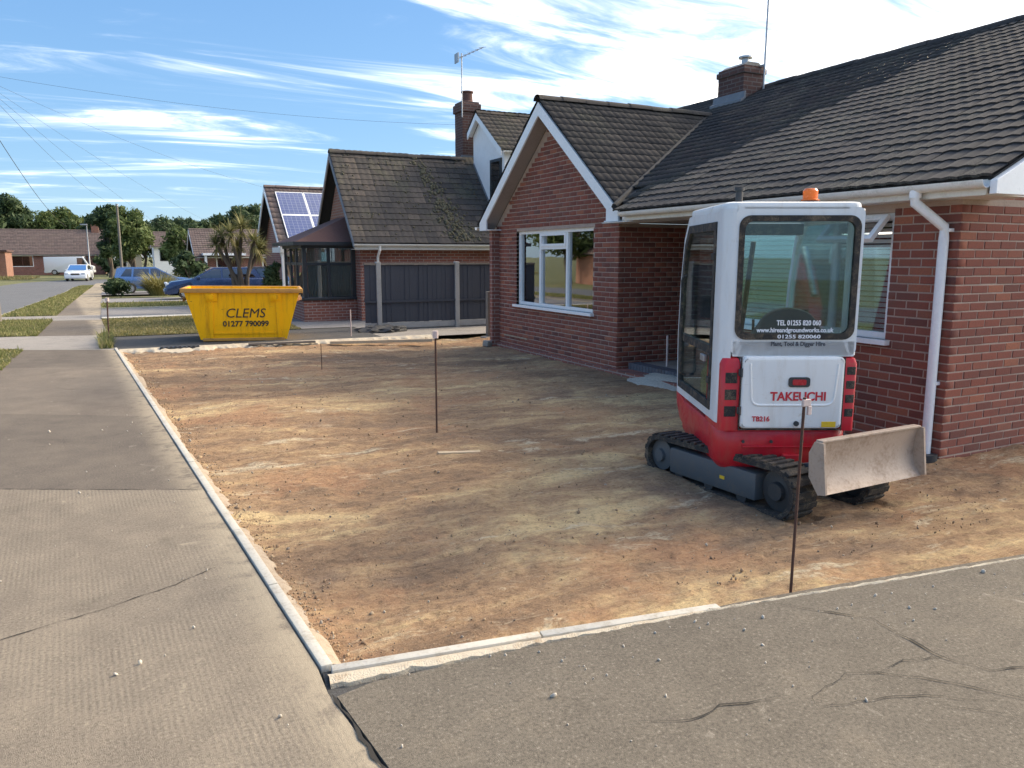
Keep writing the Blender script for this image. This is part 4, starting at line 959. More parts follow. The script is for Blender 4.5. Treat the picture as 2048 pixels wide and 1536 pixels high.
# chimney and dormer
c2 = wpart('chimney', MB().box((9.12, 21.85, 3.2), (9.66, 22.45, 6.18)), 'brick_dark', h2)
part('corbel', MB().box((9.07, 21.80, 5.88), (9.71, 22.50, 6.12), .02), 'brick_dark', c2)
part('chimney_pot', MB().lathe([(.17, 0), (.2, .03), (.17, .06), (.16, .28), (.19, .30), (.19, .34), (.13, .34)], (9.38, 22.1, 6.16), 'z', 16), 'tile_red', c2, 40)
part('lead_flashing', MB().box((9.06, 21.79, 4.1), (9.70, 21.845, 4.62)).box((9.07, 21.85, 4.1), (9.115, 22.5, 4.6)), 'lead', c2)
dY0, dY1, dYa, dZe, dZl, dZa = 19.30, 21.62, 20.98, 4.50, 5.20, 5.68; dX = 9.33
d2 = wpart('dormer', MB().prism([(dY0 + .14, 2.0), (21.2, 3.8), (dY1 - .08, 4.2), (dY1 - .08, dZl - .05), (dYa, dZa - .12), (dY0 + .14, dZe)], 'x', dX, 13.2), 'white_wall', h2)
for ye, zl in ((dY0, dZe), (dY1, dZl)):
    part('bargeboard', MB().prism([(ye, zl - .16), (dYa, dZa - .16), (dYa, dZa + .02), (ye, zl + .02)], 'x', dX - .17, dX - .14), 'upvc', d2)
    part('dormer_soffit', MB().prism([(ye, zl - .08), (dYa, dZa - .08), (dYa, dZa - .06), (ye, zl - .06)], 'x', dX - .14, dX), 'upvc', d2)
part('dormer_window', MB().box((dX - .04, 19.58, 3.05), (dX - .001, 20.30, 4.32)), 'black_frame', d2)
part('pane', MB().box((dX - .05, 19.66, 3.13), (dX - .042, 20.22, 4.24)), 'glass', d2)
build_tiles(r2, [Tiling((dX - .19, dY0 - .05, dZe - .01), (1, 0, 0), Vector((0, dYa - dY0, dZa - dZe)), 3.96, math.hypot(dYa - dY0, dZa - dZe) + .05, gauge=.24),
                 Tiling((dX - .19, dY1 + .05, dZl), (1, 0, 0), Vector((0, dYa - dY1, dZa - dZl)), 3.96, math.hypot(dYa - dY1, dZa - dZl) + .05, gauge=.24)], 0, 'tile2')
ridge_tiles(r2, (dX - .18, dYa, dZa + .04), (13.2, dYa, dZa + .04), 'tile2')
gutter(h2, (dX - .1, dY0 - .08, dZe - .04), (13.1, dY0 - .08, dZe - .04), .05)
part('dormer_flashing', MB().prism([(19.45, 2.10), (21.5, 4.29), (21.5, 4.37), (19.45, 2.18)], 'x', dX - .03, dX - .002), 'lead', d2)
# bay window
bay = wpart('bay_window', MB().box((3.95, 20.25, g2 - .2), (5.34, 22.95, .52)), 'brick_far', h2)
part('bay_sill', MB().box((3.90, 20.20, .52), (5.345, 23.0, .58), .008), 'black_frame', bay)
for (a, b_) in (((3.97, 20.27), (4.07, 20.37)), ((4.60, 20.27), (4.68, 20.35)), ((5.24, 20.27), (5.345, 20.37)), ((3.97, 21.15), (4.05, 21.23)), ((3.97, 22.0), (4.05, 22.08)), ((3.97, 22.83), (4.07, 22.93))):
    part('bay_post', MB().box((a[0], a[1], .58), (b_[0], b_[1], 1.93)), 'black_frame', bay)
part('bay_head', MB().box((3.93, 20.23, 1.86), (5.345, 20.37, 1.99)).box((3.93, 20.37, 1.86), (4.05, 22.95, 1.99)), 'black_frame', bay)
part('bay_transom', MB().box((4.07, 20.28, 1.42), (5.24, 20.33, 1.49)).box((3.98, 20.37, 1.42), (4.03, 22.83, 1.49)), 'black_frame', bay)
for (x0, x1) in ((4.07, 4.60), (4.68, 5.24)):
    for (z0, z1) in ((.58, 1.42), (1.49, 1.86)): part('bay_pane', MB().box((x0, 20.30, z0), (x1, 20.306, z1)), 'glass', bay)
for (y0, y1) in ((20.37, 21.15), (21.23, 22.0), (22.08, 22.83)):
    for (z0, z1) in ((.58, 1.42), (1.49, 1.86)): part('bay_pane', MB().box((4.0, y0, z0), (4.006, y1, z1)), 'glass', bay)
cv = MB()
for i in range(40):
    x0 = 4.1 + 1.2 * i / 40; x1 = 4.1 + 1.2 * (i + 1) / 40
    if 17 <= i <= 19 : continue
    cv.add([(x0, 20.37 + .03 * (i % 2), .6), (x1, 20.37 + .03 * ((i + 1) % 2), .6), (x1, 20.37 + .03 * ((i + 1) % 2), 1.9), (x0, 20.37 + .03 * (i % 2), 1.9)], [(0, 1, 2, 3)])
part('curtain', cv, 'curtain2', bay)
part('blue_poster', MB().box((4.72, 20.42, 1.50), (5.2, 20.43, 1.86)), 'car_blue', bay, label='blue sheet behind the upper pane')
part('bay_floor', MB().box((4.06, 20.4, .5), (5.34, 22.8, .53)).box((4.06, 20.4, 1.90), (5.34, 22.8, 1.93)), 'interior', bay)
br = MB().add([(3.72, 20.02, 2.0), (5.34, 20.02, 2.0), (5.34, 23.18, 2.0), (3.72, 23.18, 2.0), (5.34, 20.95, 2.72), (5.34, 22.25, 2.72)],
              [(3, 2, 1, 0), (0, 1, 4), (3, 0, 4, 5), (2, 3, 5), (1, 2, 5, 4)])
part('bay_roof', br, 'tile_red', bay)
part('bay_fascia', MB().box((3.70, 20.0, 1.93), (5.34, 20.04, 2.02)).box((3.70, 20.04, 1.93), (3.74, 23.2, 2.02)), 'black_frame', bay)

# fence between the two plots: concrete posts, feather boards
fen = thing('board_fence', 'dark blue-grey close-board fence with pale concrete posts before the mossy roofed house', 'fence', (4.85, 17.2, 0))
fx = [5.05, 6.98, 8.91]
for x in fx:
    part('fence_post', MB().box((x - .055 - 4.85, -.06, -.35), (x + .055 - 4.85, .06, 1.53), .012), 'post_conc', fen)
bme = MB().prism([(0, 0), (.128, .006), (.128, .022), (0, .010)], 'z', 0, 1.32); bm_ = bpy.data.meshes.new('fence_board'); bm_.from_pydata(bme.v, [], bme.f); finish(bm_, 'navy_wood', fixn=True)
for (a, b_) in ((4.72, 4.99), (5.11, 6.92), (7.04, 8.85)):
    n = max(2, int((b_ - a) / .113))
    for i in range(n):
        q = mkobj('fence_board', bm_, fen, (a + (b_ - a) * i / n - 4.85, -.02 + random.gauss(0, .003), .14 + random.gauss(0, .004)), (0, random.gauss(0, .004), 0)); q.scale = ((b_ - a) / n / .113, 1, 1)
    part('fence_rail', MB().box((a - 4.85, .01, .62), (b_ - 4.85, .045, .70)).box((a - 4.85, -.055, .60), (b_ - 4.85, -.022, .645)), 'navy_wood', fen)
    part('capping_rail', MB().box((a - 4.85, -.05, 1.46), (b_ - 4.85, .04, 1.50)), 'grey_wood', fen)
    part('gravel_board', MB().box((a - 4.85, -.02, -.2), (b_ - 4.85, .025, .135)), 'post_conc', fen)
gp_ = thing('gate_post', 'weathered timber gate post at the far corner of the near bungalow', 'post', (6.95, 15.25, -.1))
part('post', MB().box((-.06, -.06, -.2), (.06, .06, 1.0), .01), 'grey_wood', gp_); part('post_footing', MB().box((-.16, -.14, -.06), (.2, .14, .02), .02), 'concrete_old', gp_)

# ================================================================== OPPOSITE HOUSE (mirrored in the big window) and the far houses
def simple_house(name, label, x0, x1, y0, y1, z0, eave, ridge, axis, wall, tile, over=.3, group=None):
    h = thing(name, label, 'house', ((x0 + x1) / 2, (y0 + y1) / 2, z0), 0, group); zz = z0 + eave; zr = z0 + ridge
    w = MB().box((x0, y0, z0 - .3), (x1, y1, zz))
    if axis == 'x': w.prism([(y0, zz), ((y0 + y1) / 2, zr - .12), (y1, zz)], 'x', x0 + .002, x1 - .002)
    else: w.prism([(x0, zz), ((x0 + x1) / 2, zr - .12), (x1, zz)], 'y', y0 + .002, y1 - .002)
    wpart('wall', w, wall, h); rf = wpart('roof', MB(), 'felt', h); til = []
    if axis == 'x':
        m = (y0 + y1) / 2; sl_ = (zr - zz) / (m - y0); e0 = y0 - over; ze = zz - over * sl_; ln = math.hypot(m - e0, zr - ze)
        part('underlay', MB().prism([(e0, ze - .03), (m, zr - .03), (y1 + over, ze - .03), (y1 + over, ze - .06), (m, zr - .08), (e0, ze - .06)], 'x', x0 - over, x1 + over), 'felt', rf)
        til = [Tiling((x0 - over, e0, ze), (1, 0, 0), (0, m - e0, zr - ze), x1 - x0 + 2 * over, ln), Tiling((x0 - over, y1 + over, ze), (1, 0, 0), (0, e0 - m, zr - ze), x1 - x0 + 2 * over, ln)]
        ridge_tiles(rf, (x0 - over, m, zr + .03), (x1 + over, m, zr + .03), tile)
        for e in (x0 - over, x1 + over):
            part('bargeboard', MB().prism([(e0, ze - .2), (m, zr - .2), (m, zr), (e0, ze)], 'x', e - .02, e + .02).prism([(y1 + over, ze - .2), (m, zr - .2), (m, zr), (y1 + over, ze)], 'x', e - .02, e + .02), 'upvc', rf)
        gutter(h, (x0 - over, e0 - .03, ze - .03), (x1 + over, e0 - .03, ze - .03), .055)
    else:
        m = (x0 + x1) / 2; sl_ = (zr - zz) / (m - x0); e0 = x0 - over; ze = zz - over * sl_; ln = math.hypot(m - e0, zr - ze)
        part('underlay', MB().prism([(e0, ze - .03), (m, zr - .03), (x1 + over, ze - .03), (x1 + over, ze - .06), (m, zr - .08), (e0, ze - .06)], 'y', y0 - over, y1 + over), 'felt', rf)
        til = [Tiling((e0, y0 - over, ze), (0, 1, 0), (m - e0, 0, zr - ze), y1 - y0 + 2 * over, ln), Tiling((x1 + over, y0 - over, ze), (0, 1, 0), (e0 - m, 0, zr - ze), y1 - y0 + 2 * over, ln)]
        ridge_tiles(rf, (m, y0 - over, zr + .03), (m, y1 + over, zr + .03), tile)
        for e in (y0 - over, y1 + over):
            part('bargeboard', MB().prism([(e0, ze - .2), (m, zr - .2), (m, zr), (e0, ze)], 'y', e - .02, e + .02).prism([(x1 + over, ze - .2), (m, zr - .2), (m, zr), (x1 + over, ze)], 'y', e - .02, e + .02), 'upvc', rf)
    build_tiles(rf, til, 0, tile)
    return h, rf
def flat_window(h, x0, x1, y0, y1, z0, z1, axis, mat='upvc', n=2):
    """window standing proud of a wall; axis is the wall's normal"""
    if axis == 'y': w = wpart('window', MB().box((x0, y0 - .03, z0), (x1, y0 + .05, z0 + .07)).box((x0, y0 - .03, z1 - .07), (x1, y0 + .05, z1)).box((x0, y0 - .03, z0 + .07), (x0 + .07, y0 + .05, z1 - .07)).box((x1 - .07, y0 - .03, z0 + .07), (x1, y0 + .05, z1 - .07)), mat, h)
    else: w = wpart('window', MB().box((x0 - .03, y0, z0), (x0 + .05, y1, z0 + .07)).box((x0 - .03, y0, z1 - .07), (x0 + .05, y1, z1)).box((x0 - .03, y0, z0 + .07), (x0 + .05, y0 + .07, z1 - .07)).box((x0 - .03, y1 - .07, z0 + .07), (x0 + .05, y1, z1 - .07)), mat, h)
    for i in range(n):
        t0, t1 = i / n, (i + 1) / n
        if axis == 'y': part('pane', MB().box((x0 + .07 + (x1 - x0 - .14) * t0 + .02, y0 - .018, z0 + .07), (x0 + .07 + (x1 - x0 - .14) * t1 - .02, y0 - .008, z1 - .07)), 'car_glass', w)
        else: part('pane', MB().box((x0 - .018, y0 + .07 + (y1 - y0 - .14) * t0 + .02, z0 + .07), (x0 - .008, y0 + .07 + (y1 - y0 - .14) * t1 - .02, z1 - .07)), 'car_glass', w)
    return w
# house 3: solar panels
g3 = gz(30)
h3, r3 = simple_house('brick_bungalow', 'brick house with four blue solar panels on its brown roof', 5.15, 14, 28.6, 34.2, g3, 2.25, 4.45, 'x', 'brick_far', 'tile_far', .35)
sp3 = Vector((0, 31.4 - 28.25, 4.45 - 2.0)).normalized(); np3 = Vector((0, -sp3.z, sp3.y)); ze3 = g3 + 2.25 - .35 * (2.2 / 2.8)
for r in range(2):
    for c in range(3):
        o = Vector((5.15 + c * 1.06, 28.25, ze3)) + sp3 * (.62 + r * 1.50) + np3 * .09
        q = part('solar_panel', MB().box((.03, .03, 0), (1.02, 1.46, .006)), 'solar', r3); q.matrix_basis = frame(o, (1, 0, 0), sp3)
        q2 = part('panel_frame', MB().box((0, 0, -.03), (1.04, .04, .012)).box((0, 1.45, -.03), (1.04, 1.49, .012)).box((0, .04, -.03), (.03, 1.45, .012)).box((1.01, .04, -.03), (1.04, 1.45, .012)), 'upvc', r3); q2.matrix_basis = frame(o, (1, 0, 0), sp3)
pc = wpart('porch', MB().box((4.55, 26.95, g3 + 1.95), (6.4, 28.6, g3 + 2.13)), 'gutter', h3)
part('porch_post', MB().box((4.6, 27.0, g3 - .1), (4.72, 27.12, g3 + 1.95)), 'upvc', pc); part('porch_post', MB().box((6.2, 27.0, g3 - .1), (6.32, 27.12, g3 + 1.95)), 'upvc', pc)
wpart('porch_wall', MB().box((5.2, 27.5, g3 - .1), (6.2, 28.6, g3 + 1.95)), 'brick_far', h3)
# house 4 and others down the street
g4 = gz(55)
h4, r4 = simple_house('brick_bungalow', 'distant bungalow with a low brown roof behind the spiky garden palm', 4.2, 13, 56, 63, g4, 2.3, 4.0, 'x', 'brick_far', 'tile_far', .4)
flat_window(h4, 5.2, 6.6, 56, 56, g4 + .9, g4 + 2.1, 'y'); flat_window(h4, 8.2, 9.6, 56, 56, g4 + .9, g4 + 2.1, 'y'); wpart('porch', MB().box((4.4, 55, g4), (4.55, 55.2, g4 + 2.2)).box((4.3, 54.8, g4 + 2.2), (7, 56, g4 + 2.35)), 'upvc', h4)
g5 = -.5
h5, r5 = simple_house('brick_bungalow', 'long far bungalow with brown roof closing the end of the street', -24, -3.0, 108, 117, g5, 2.55, 5.35, 'x', 'brick_far', 'tile_far', .4)
flat_window(h5, -20, -17.6, 108, 108, g5 + .9, g5 + 2.2, 'y'); flat_window(h5, -12.6, -10.4, 108, 108, g5 + .9, g5 + 2.2, 'y'); wpart('garage_door', MB().box((-15.4, 107.95, g5), (-13, 108, g5 + 2.1)), 'car_dark', h5)
wpart('chimney', MB().box((-4.2, 112, g5 + 4.6), (-3.4, 113, g5 + 6.3)), 'brick_orange', h5)
h6, r6 = simple_house('cream_house', 'small cream rendered gable house right of the long far bungalow', -2.6, 1.2, 106, 113, g5, 2.4, 4.6, 'y', 'sand_y', 'tile_red', .25)
flat_window(h6, -1.8, -.4, 106, 106, g5 + .8, g5 + 2.0, 'y')
h7 = thing('brick_garage', 'orange brick garage catching the sun at the far left', 'garage', (-13.2, 95, g5))
wpart('wall', MB().box((-15.5, 95, g5 - .2), (-11.6, 100, g5 + 2.6)), 'brick_orange', h7); wpart('flat_roof', MB().box((-15.7, 94.8, g5 + 2.6), (-11.4, 100.2, g5 + 2.78)), 'tile_red', h7); wpart('garage_door', MB().box((-14.6, 94.94, g5), (-12.3, 95, g5 + 2.1)), 'gutter', h7)
h8, r8 = simple_house('brick_house', 'grey house with a dark upper window showing between the far trees', 2.4, 9.5, 96, 104, g5, 3.3, 4.9, 'x', 'white_wall', 'tile_far', .3)
flat_window(h8, 3.0, 4.7, 96, 96, g5 + 1.6, g5 + 3.2, 'y', 'black_frame')
h9, r9 = simple_house('brick_bungalow', 'orange brick house across the road, mirrored in the big gable window', -26, -15, 50, 58, -.5, 2.5, 6.0, 'y', 'brick_orange', 'tile_far', .35)

# ================================================================== MINI EXCAVATOR
ex_ = thing('mini_excavator', 'red and pale grey mini excavator with glazed cab parked on the dug soil', 'excavator', (4.34, 4.41, -.12), -YAW)
def rrect(x0, x1, z0, z1, r, n=6):
    pts = []
    for cx, cz, a0 in ((x1 - r, z1 - r, 0), (x0 + r, z1 - r, 90), (x0 + r, z0 + r, 180), (x1 - r, z0 + r, 270)):
        for k in range(n + 1):
            a = R(a0 + 90 * k / n); pts.append((cx + r * math.cos(a), cz + r * math.sin(a)))
    return pts
def ring(po, pi, y0, y1, axis='y'):
    P = (lambda p, t: (p[0], t, p[1])) if axis == 'y' else (lambda p, t: (t, p[0], p[1]))
    n = len(po); V = [P(p, y0) for p in po] + [P(p, y0) for p in pi] + [P(p, y1) for p in po] + [P(p, y1) for p in pi]; F = []
    for i in range(n):
        j = (i + 1) % n
        F += [(i, j, n + j, n + i), (2 * n + i, 3 * n + i, 3 * n + j, 2 * n + j), (i, 2 * n + i, 2 * n + j, j), (n + i, n + j, 3 * n + j, 3 * n + i)]
    return MB().add(V, F)
def loft(levels, cap=True):
    n = len(levels[0][1]); V = []; F = []
    for z, pl in levels: V += [(p[0], p[1], z) for p in pl]
    for k in range(len(levels) - 1):
        for i in range(n): F.append((k * n + i, k * n + (i + 1) % n, (k + 1) * n + (i + 1) % n, (k + 1) * n + i))
    if cap: F += [tuple(range(n))[::-1], tuple((len(levels) - 1) * n + i for i in range(n))]
    return MB().add(V, F)
def tail(i, front=.62, xl=-.478, xr=.483, yr=-.56, r=.17):
    xl += i; xr -= i; yr += i; pts = [(xr, front - i)]
    for k in range(7):
        a = R(-90 * k / 6); pts.append((xr - r + r * math.cos(a), yr + .03 + r + r * math.sin(a)))
    pts += [(.0, yr)]
    for k in range(7):
        a = R(-90 - 90 * k / 6); pts.append((xl + r + r * math.cos(a), yr + .03 + r + r * math.sin(a)))
    pts.append((xl, front - i)); return pts
body = part('body', loft([(.205, tail(.12)), (.235, tail(.055)), (.31, tail(.012)), (.40, tail(0)), (.53, tail(0)), (.556, tail(.012)), (.56, tail(.04))]), 'exc_red', ex_, 35)
part('body_seam', MB().box((-.30, -.564, .432), (.32, -.535, .440), .002), 'exc_red', body)
part('deck', MB().box((-.44, -.40, .56), (.45, .86, .60), .01), 'dark_steel', body)
part('floor_skirt', MB().prism([(.60, .34), (.60, .56), (.90, .60), (.88, .50), (.75, .38)], 'x', -.47, .42, .008), 'exc_red', body, 35)
# corner housings with cooling slots
for sx, xa, xb in ((-1, -.478, -.345), (1, .385, .483)):
    def co(i):
        r = .035
        if sx < 0: p = [(xb - i, -.18), (xb - i, -.56 + i)] + [(xa + i + r + r * math.cos(R(-90 - 15 * k)), -.56 + i + r + r * math.sin(R(-90 - 15 * k))) for k in range(7)] + [(xa + i, -.18)]
        else: p = [(xa + i, -.18), (xa + i, -.56 + i)] + [(xb - i - .03 + .03 * math.cos(R(-90 + 15 * k)), -.56 + i + .03 + .03 * math.sin(R(-90 + 15 * k))) for k in range(7)] + [(xb - i, -.18)]
        return p
    hs = part('corner_housing', loft([(.555, co(0)), (1.03, co(0)), (1.07, co(.012)), (1.085, co(.04))]), 'exc_red', body, 35)
    for k in range(3 if sx < 0 else 4):
        z = .655 + k * (.12 if sx < 0 else .10)
        if sx < 0: part('cooling_slot', MB().box((-.447, -.5635, z), (-.362, -.50, z + .078), .006), 'rubber', hs)
        else: part('cooling_slot', MB().box((.405, -.5635, z), (.468, -.50, z + .06), .006), 'rubber', hs)
# engine hood
hood = part('engine_hood', MB().prism(rrect(-.338, .378, .575, 1.085, .035), 'y', -.595, -.30, .018), 'exc_white', ex_, 40)
def path_round(pts, r, n=5):
    out = [pts[0]]
    for a, b, c in zip(pts[:-2], pts[1:-1], pts[2:]):
        a, b, c = Vector(a), Vector(b), Vector(c); u = (a - b).normalized(); w = (c - b).normalized(); p = b + u * r; q = b + w * r
        for k in range(n + 1): t = k / n; out.append(tuple((p * (1 - t) + b * t) * (1 - t) + (b * (1 - t) + q * t) * t))
    out.append(pts[-1]); return out
part('hood_crease', MB().tube(path_round([(-.285, -.590, 1.04), (-.265, -.590, .745), (.31, -.590, .745), (.33, -.590, 1.04)], .06), .011, 8), 'exc_white', hood, 60)
part('badge', MB().prism(rrect(-.015, .135, .875, .945, .02), 'y', -.604, -.59), 'dark_steel', hood); part('badge_face', MB().prism(rrect(.012, .108, .89, .93, .012), 'y', -.607, -.603), 'lens_red', hood)
TX = lambda u, z, y=-.598: frame((u, y, z), (1, 0, 0), (0, 0, 1))
text_part('lettering', 'TAKEUCHI', .085, 'red_text', hood, TX(.06, .806), bold=.0022, width=.39)
text_part('lettering', 'TB216', .05, 'red_text', hood, TX(-.195, .646), bold=.0012, width=.125)
part('lock', MB().cyl((.055, -.60, .615), 'y', .018, .02, 14), 'dark_steel', hood, 40); part('warning_sticker', MB().box((.235, -.5975, .588), (.335, -.594, .628)), 'sticker_y', hood)
part('hood_gap', MB().box((-.345, -.58, .566), (-.339, -.57, 1.08)).box((.379, -.58, .566), (.385, -.57, 1.08)).box((-.345, -.58, .562), (.385, -.57, .572)), 'rubber', hood)
for z in (.68, .95): part('hood_hinge', MB().box((-.362, -.585, z), (-.325, -.572, z + .05), .004).cyl((-.343, -.588, z + .025), 'z', .008, .06, 8), 'dark_steel', hood, 40)
for x in (-.30, -.10, .12, .33): part('bolt_head', MB().cyl((x, -.562, .475), 'y', .012, .012, 6), 'dark_steel', body)
part('tow_eye', MB().box((-.02, -.585, .335), (.10, -.55, .385), .008), 'exc_red', body)
# cab
cabp = part('cab', ring(rrect(-.415, .462, 1.09, 2.11, .05, 6), rrect(-.392, .437, 1.205, 2.052, .075, 6), -.545, -.49), 'exc_cab', ex_, 35)
part('window_gasket', ring(rrect(-.394, .439, 1.203, 2.054, .077, 6), rrect(-.355, .402, 1.245, 2.015, .06, 6), -.553, -.52), 'rubber', cabp, 35)
part('rear_pane', MB().prism(rrect(-.36, .407, 1.24, 2.02, .06), 'y', -.537, -.531), 'cab_glass', cabp)
part('sill_band', MB().prism([(-.545, 1.085), (-.30, 1.085), (-.30, 1.13), (-.49, 1.19), (-.545, 1.19)], 'x', -.40, .45), 'exc_cab', cabp)
def qpost(x, sx, z0, z1):
    r = .075; pts = [(x - sx * 0, -.545)]
    pts = [(x, -.543)] + [(x + sx * r * math.sin(R(15 * k)), -.545 + r * (1 - math.cos(R(15 * k)))) for k in range(7)] + [(x + sx * r, -.40), (x + sx * (r - .035), -.40), (x + sx * (r - .035), -.47), (x, -.50)]
    return MB().prism(pts, 'z', z0, z1)
part('rear_pillar', qpost(-.413, -1, .60, 2.10), 'exc_cab', cabp, 35); part('rear_pillar', qpost(.41, 1, 1.09, 2.10), 'exc_cab', cabp, 35)
# side frames: door opening on the left, window on the right
so_ = [(-.40, .60), (.80, .60), (.84, 1.10), (.80, 1.55), (.70, 1.92), (.55, 2.09), (-.40, 2.09)]; si_ = [(-.33, .66), (.74, .66), (.78, 1.10), (.745, 1.54), (.655, 1.87), (.52, 2.02), (-.33, 2.02)]
sd = part('side_frame', ring(so_, si_, -.487, -.45, 'x'), 'exc_cab', cabp, 35)
di = [(-.27, .72), (.68, .72), (.72, 1.10), (.685, 1.52), (.60, 1.83), (.49, 1.96), (-.27, 1.96)]
dr_ = part('door_frame', ring(si_, di, -.495, -.46, 'x'), 'rubber', sd, 35)
part('door_pane', MB().prism(di, 'x', -.478, -.472), 'cab_glass', sd); part('door_rail', MB().box((-.494, -.27, 1.07), (-.465, .72, 1.13)), 'rubber', sd)
for z in (.85, 1.75): part('door_hinge', MB().box((-.503, -.32, z), (-.488, -.24, z + .05), .004), 'rubber', sd)
part('grab_rail', MB().tube(path_round([(-.495, .45, .80), (-.535, .45, .82), (-.535, .52, 1.6), (-.495, .52, 1.62)], .03), .012, 8), 'rubber', sd, 50)
part('door_handle', MB().box((-.515, -.20, 1.00), (-.49, -.08, 1.05), .006), 'steel', sd)
sr = part('side_frame', ring([(y, max(z, 1.09)) for y, z in so_], [(y, max(z, 1.15)) for y, z in si_], .44, .475, 'x'), 'exc_cab', cabp, 35)
part('side_pane', MB().prism([(y, max(z, 1.14)) for y, z in si_], 'x', .455, .461), 'cab_glass', sr); part('lower_panel', MB().box((.44, -.36, .60), (.47, .80, 1.09), .008), 'exc_red', cabp)
# front
part('front_sill', MB().box((-.45, .80, .60), (.44, .84, .72), .008), 'exc_cab', cabp); part('front_rail', MB().box((-.45, .79, 1.06), (.44, .83, 1.11)), 'rubber', cabp)
part('front_pane', MB().add([(-.45, .83, 1.1), (.44, .83, 1.1), (.44, .70, 1.92), (-.45, .70, 1.92)], [(0, 1, 2, 3)]), 'cab_glass', cabp)
part('front_header', MB().box((-.45, .50, 1.95), (.44, .66, 2.04), .01), 'rubber', cabp)
part('front_centre_bar', MB().tube([(.06, .83, 1.1), (.10, .72, 1.9)], .022, 6), 'rubber', cabp)
part('roof', MB().prism(rrect(-.475, .462, -.545, .60, .09), 'z', 2.075, 2.145, .022), 'exc_white', cabp, 40)
part('headlining', MB().box((-.43, -.46, 2.05), (.42, .52, 2.07)), 'seat', cabp)
bk = part('beacon', MB().lathe([(.062, 0), (.062, .03), (.05, .035), (.052, .09), (.04, .105), (0, .11)], (.17, -.30, 2.145), 'z', 20), 'orange', ex_, 40); part('beacon_base', MB().cyl((.17, -.30, 2.15), 'z', .072, .03, 20), 'rubber', bk, 40)
part('exhaust_stub', MB().tube([(-.335, -.30, 2.14), (-.335, -.30, 2.235)], .025, 10).tube([(-.335, -.30, 2.235), (-.335, -.30, 2.26)], .034, 10), 'dark_steel', ex_, 40)
# rear window lettering
text_part('lettering', 'TEL 01255 820 060', .05, 'white_text', cabp, TX(.055, 1.318, -.5385), bold=.001, width=.31)
text_part('lettering', 'www.hireandgroundworks.co.uk', .045, 'white_text', cabp, TX(.03, 1.268, -.5385), bold=.001, width=.54)
text_part('lettering', '01255 820060', .036, 'white_text', cabp, TX(.055, 1.224, -.5545), bold=.0006, width=.30)
text_part('lettering', 'Plant, Tool & Digger Hire', .042, 'dark_text', cabp, TX(.055, 1.172, -.5465), bold=.001, width=.38)
# inside the cab
seat = part('seat', MB().prism([(-.30, .80), (.20, .80), (.24, .90), (.15, .94), (-.22, .92), (-.30, .86)], 'x', -.16, .30, .02), 'seat', ex_, 40)
bkp = [(-.20, .90), (.34, .90), (.33, 1.22)] + [(.07 + .22 * math.cos(R(15 * k)), 1.24 + .17 * math.sin(R(15 * k))) for k in range(1, 12)] + [(-.19, 1.22)]
part('backrest', MB().prism(bkp, 'y', -.33, -.23, .02), 'seat', seat, 40); part('belt', MB().box((.10, -.36, 1.16), (.38, -.335, 1.21), .006), 'rubber', seat)
part('seat_base', MB().box((-.12, -.25, .60), (.26, .18, .80)), 'dark_steel', seat)
cons = part('console', MB().box((-.32, -.15, .60), (-.20, .25, 1.12), .02), 'seat', ex_, 40); part('console', MB().box((.33, -.15, .60), (.43, .25, 1.12), .02), 'seat', ex_, 40)
for x in (-.26, .38): part('joystick', MB().tube([(x, .18, 1.10), (x, .21, 1.28)], .014, 8).tube([(x, .21, 1.28), (x, .215, 1.36)], .028, 8), 'rubber', cons, 50)
part('monitor', MB().box((-.40, .40, 1.28), (-.22, .46, 1.46), .015), 'rubber', cons); part('travel_lever', MB().tube([(-.05, .55, .60), (-.05, .62, 1.25)], .012, 8), 'rubber', cons, 50); part('travel_lever', MB().tube([(.10, .55, .60), (.10, .62, 1.25)], .012, 8), 'rubber', cons, 50)
part('spray_bottle', MB().lathe([(0, 0), (.055, 0), (.055, .24), (.03, .28), (.025, .34), (0, .34)], (-.40, .10, .64), 'z', 14), 'hi_vis', ex_, 40)
# boom, folded in front of the cab
bm_p = [(.90, .50), (1.05, .50), (1.28, 1.15), (1.62, 1.62), (1.55, 1.74), (1.40, 1.68), (1.10, 1.25), (.90, .70)]
boom = part('boom', MB().prism(bm_p, 'x', .02, .15, .01), 'exc_red', ex_, 40)
part('swing_bracket', MB().box((-.02, .80, .30), (.20, 1.02, .62), .02), 'dark_steel', boom)
part('dipper_arm', MB().prism([(1.47, 1.80), (1.62, 1.80), (1.78, .75), (1.70, .62), (1.62, .75)], 'x', .035, .135, .008), 'exc_red', boom, 40)
part('boom_ram', MB().tube([(.085, 1.08, .55), (.085, 1.36, 1.35)], .03, 10), 'steel', boom, 50); part('arm_ram', MB().tube([(.085, 1.20, 1.42), (.085, 1.50, 1.86)], .028, 10), 'steel', boom, 50)
bk_p = [(1.70, .62), (1.78, .70), (1.86, .45), (1.80, .18), (1.62, .06), (1.42, .10), (1.36, .16), (1.44, .15), (1.60, .14), (1.72, .24), (1.76, .44)]
part('bucket', MB().prism(bk_p, 'x', -.10, .27, .006).prism([(1.70, .62), (1.86, .45), (1.80, .18), (1.62, .06), (1.42, .10), (1.50, .40)], 'x', -.11, -.095).prism([(1.70, .62), (1.86, .45), (1.80, .18), (1.62, .06), (1.42, .10), (1.50, .40)], 'x', .265, .28), 'dark_steel', boom, 40)
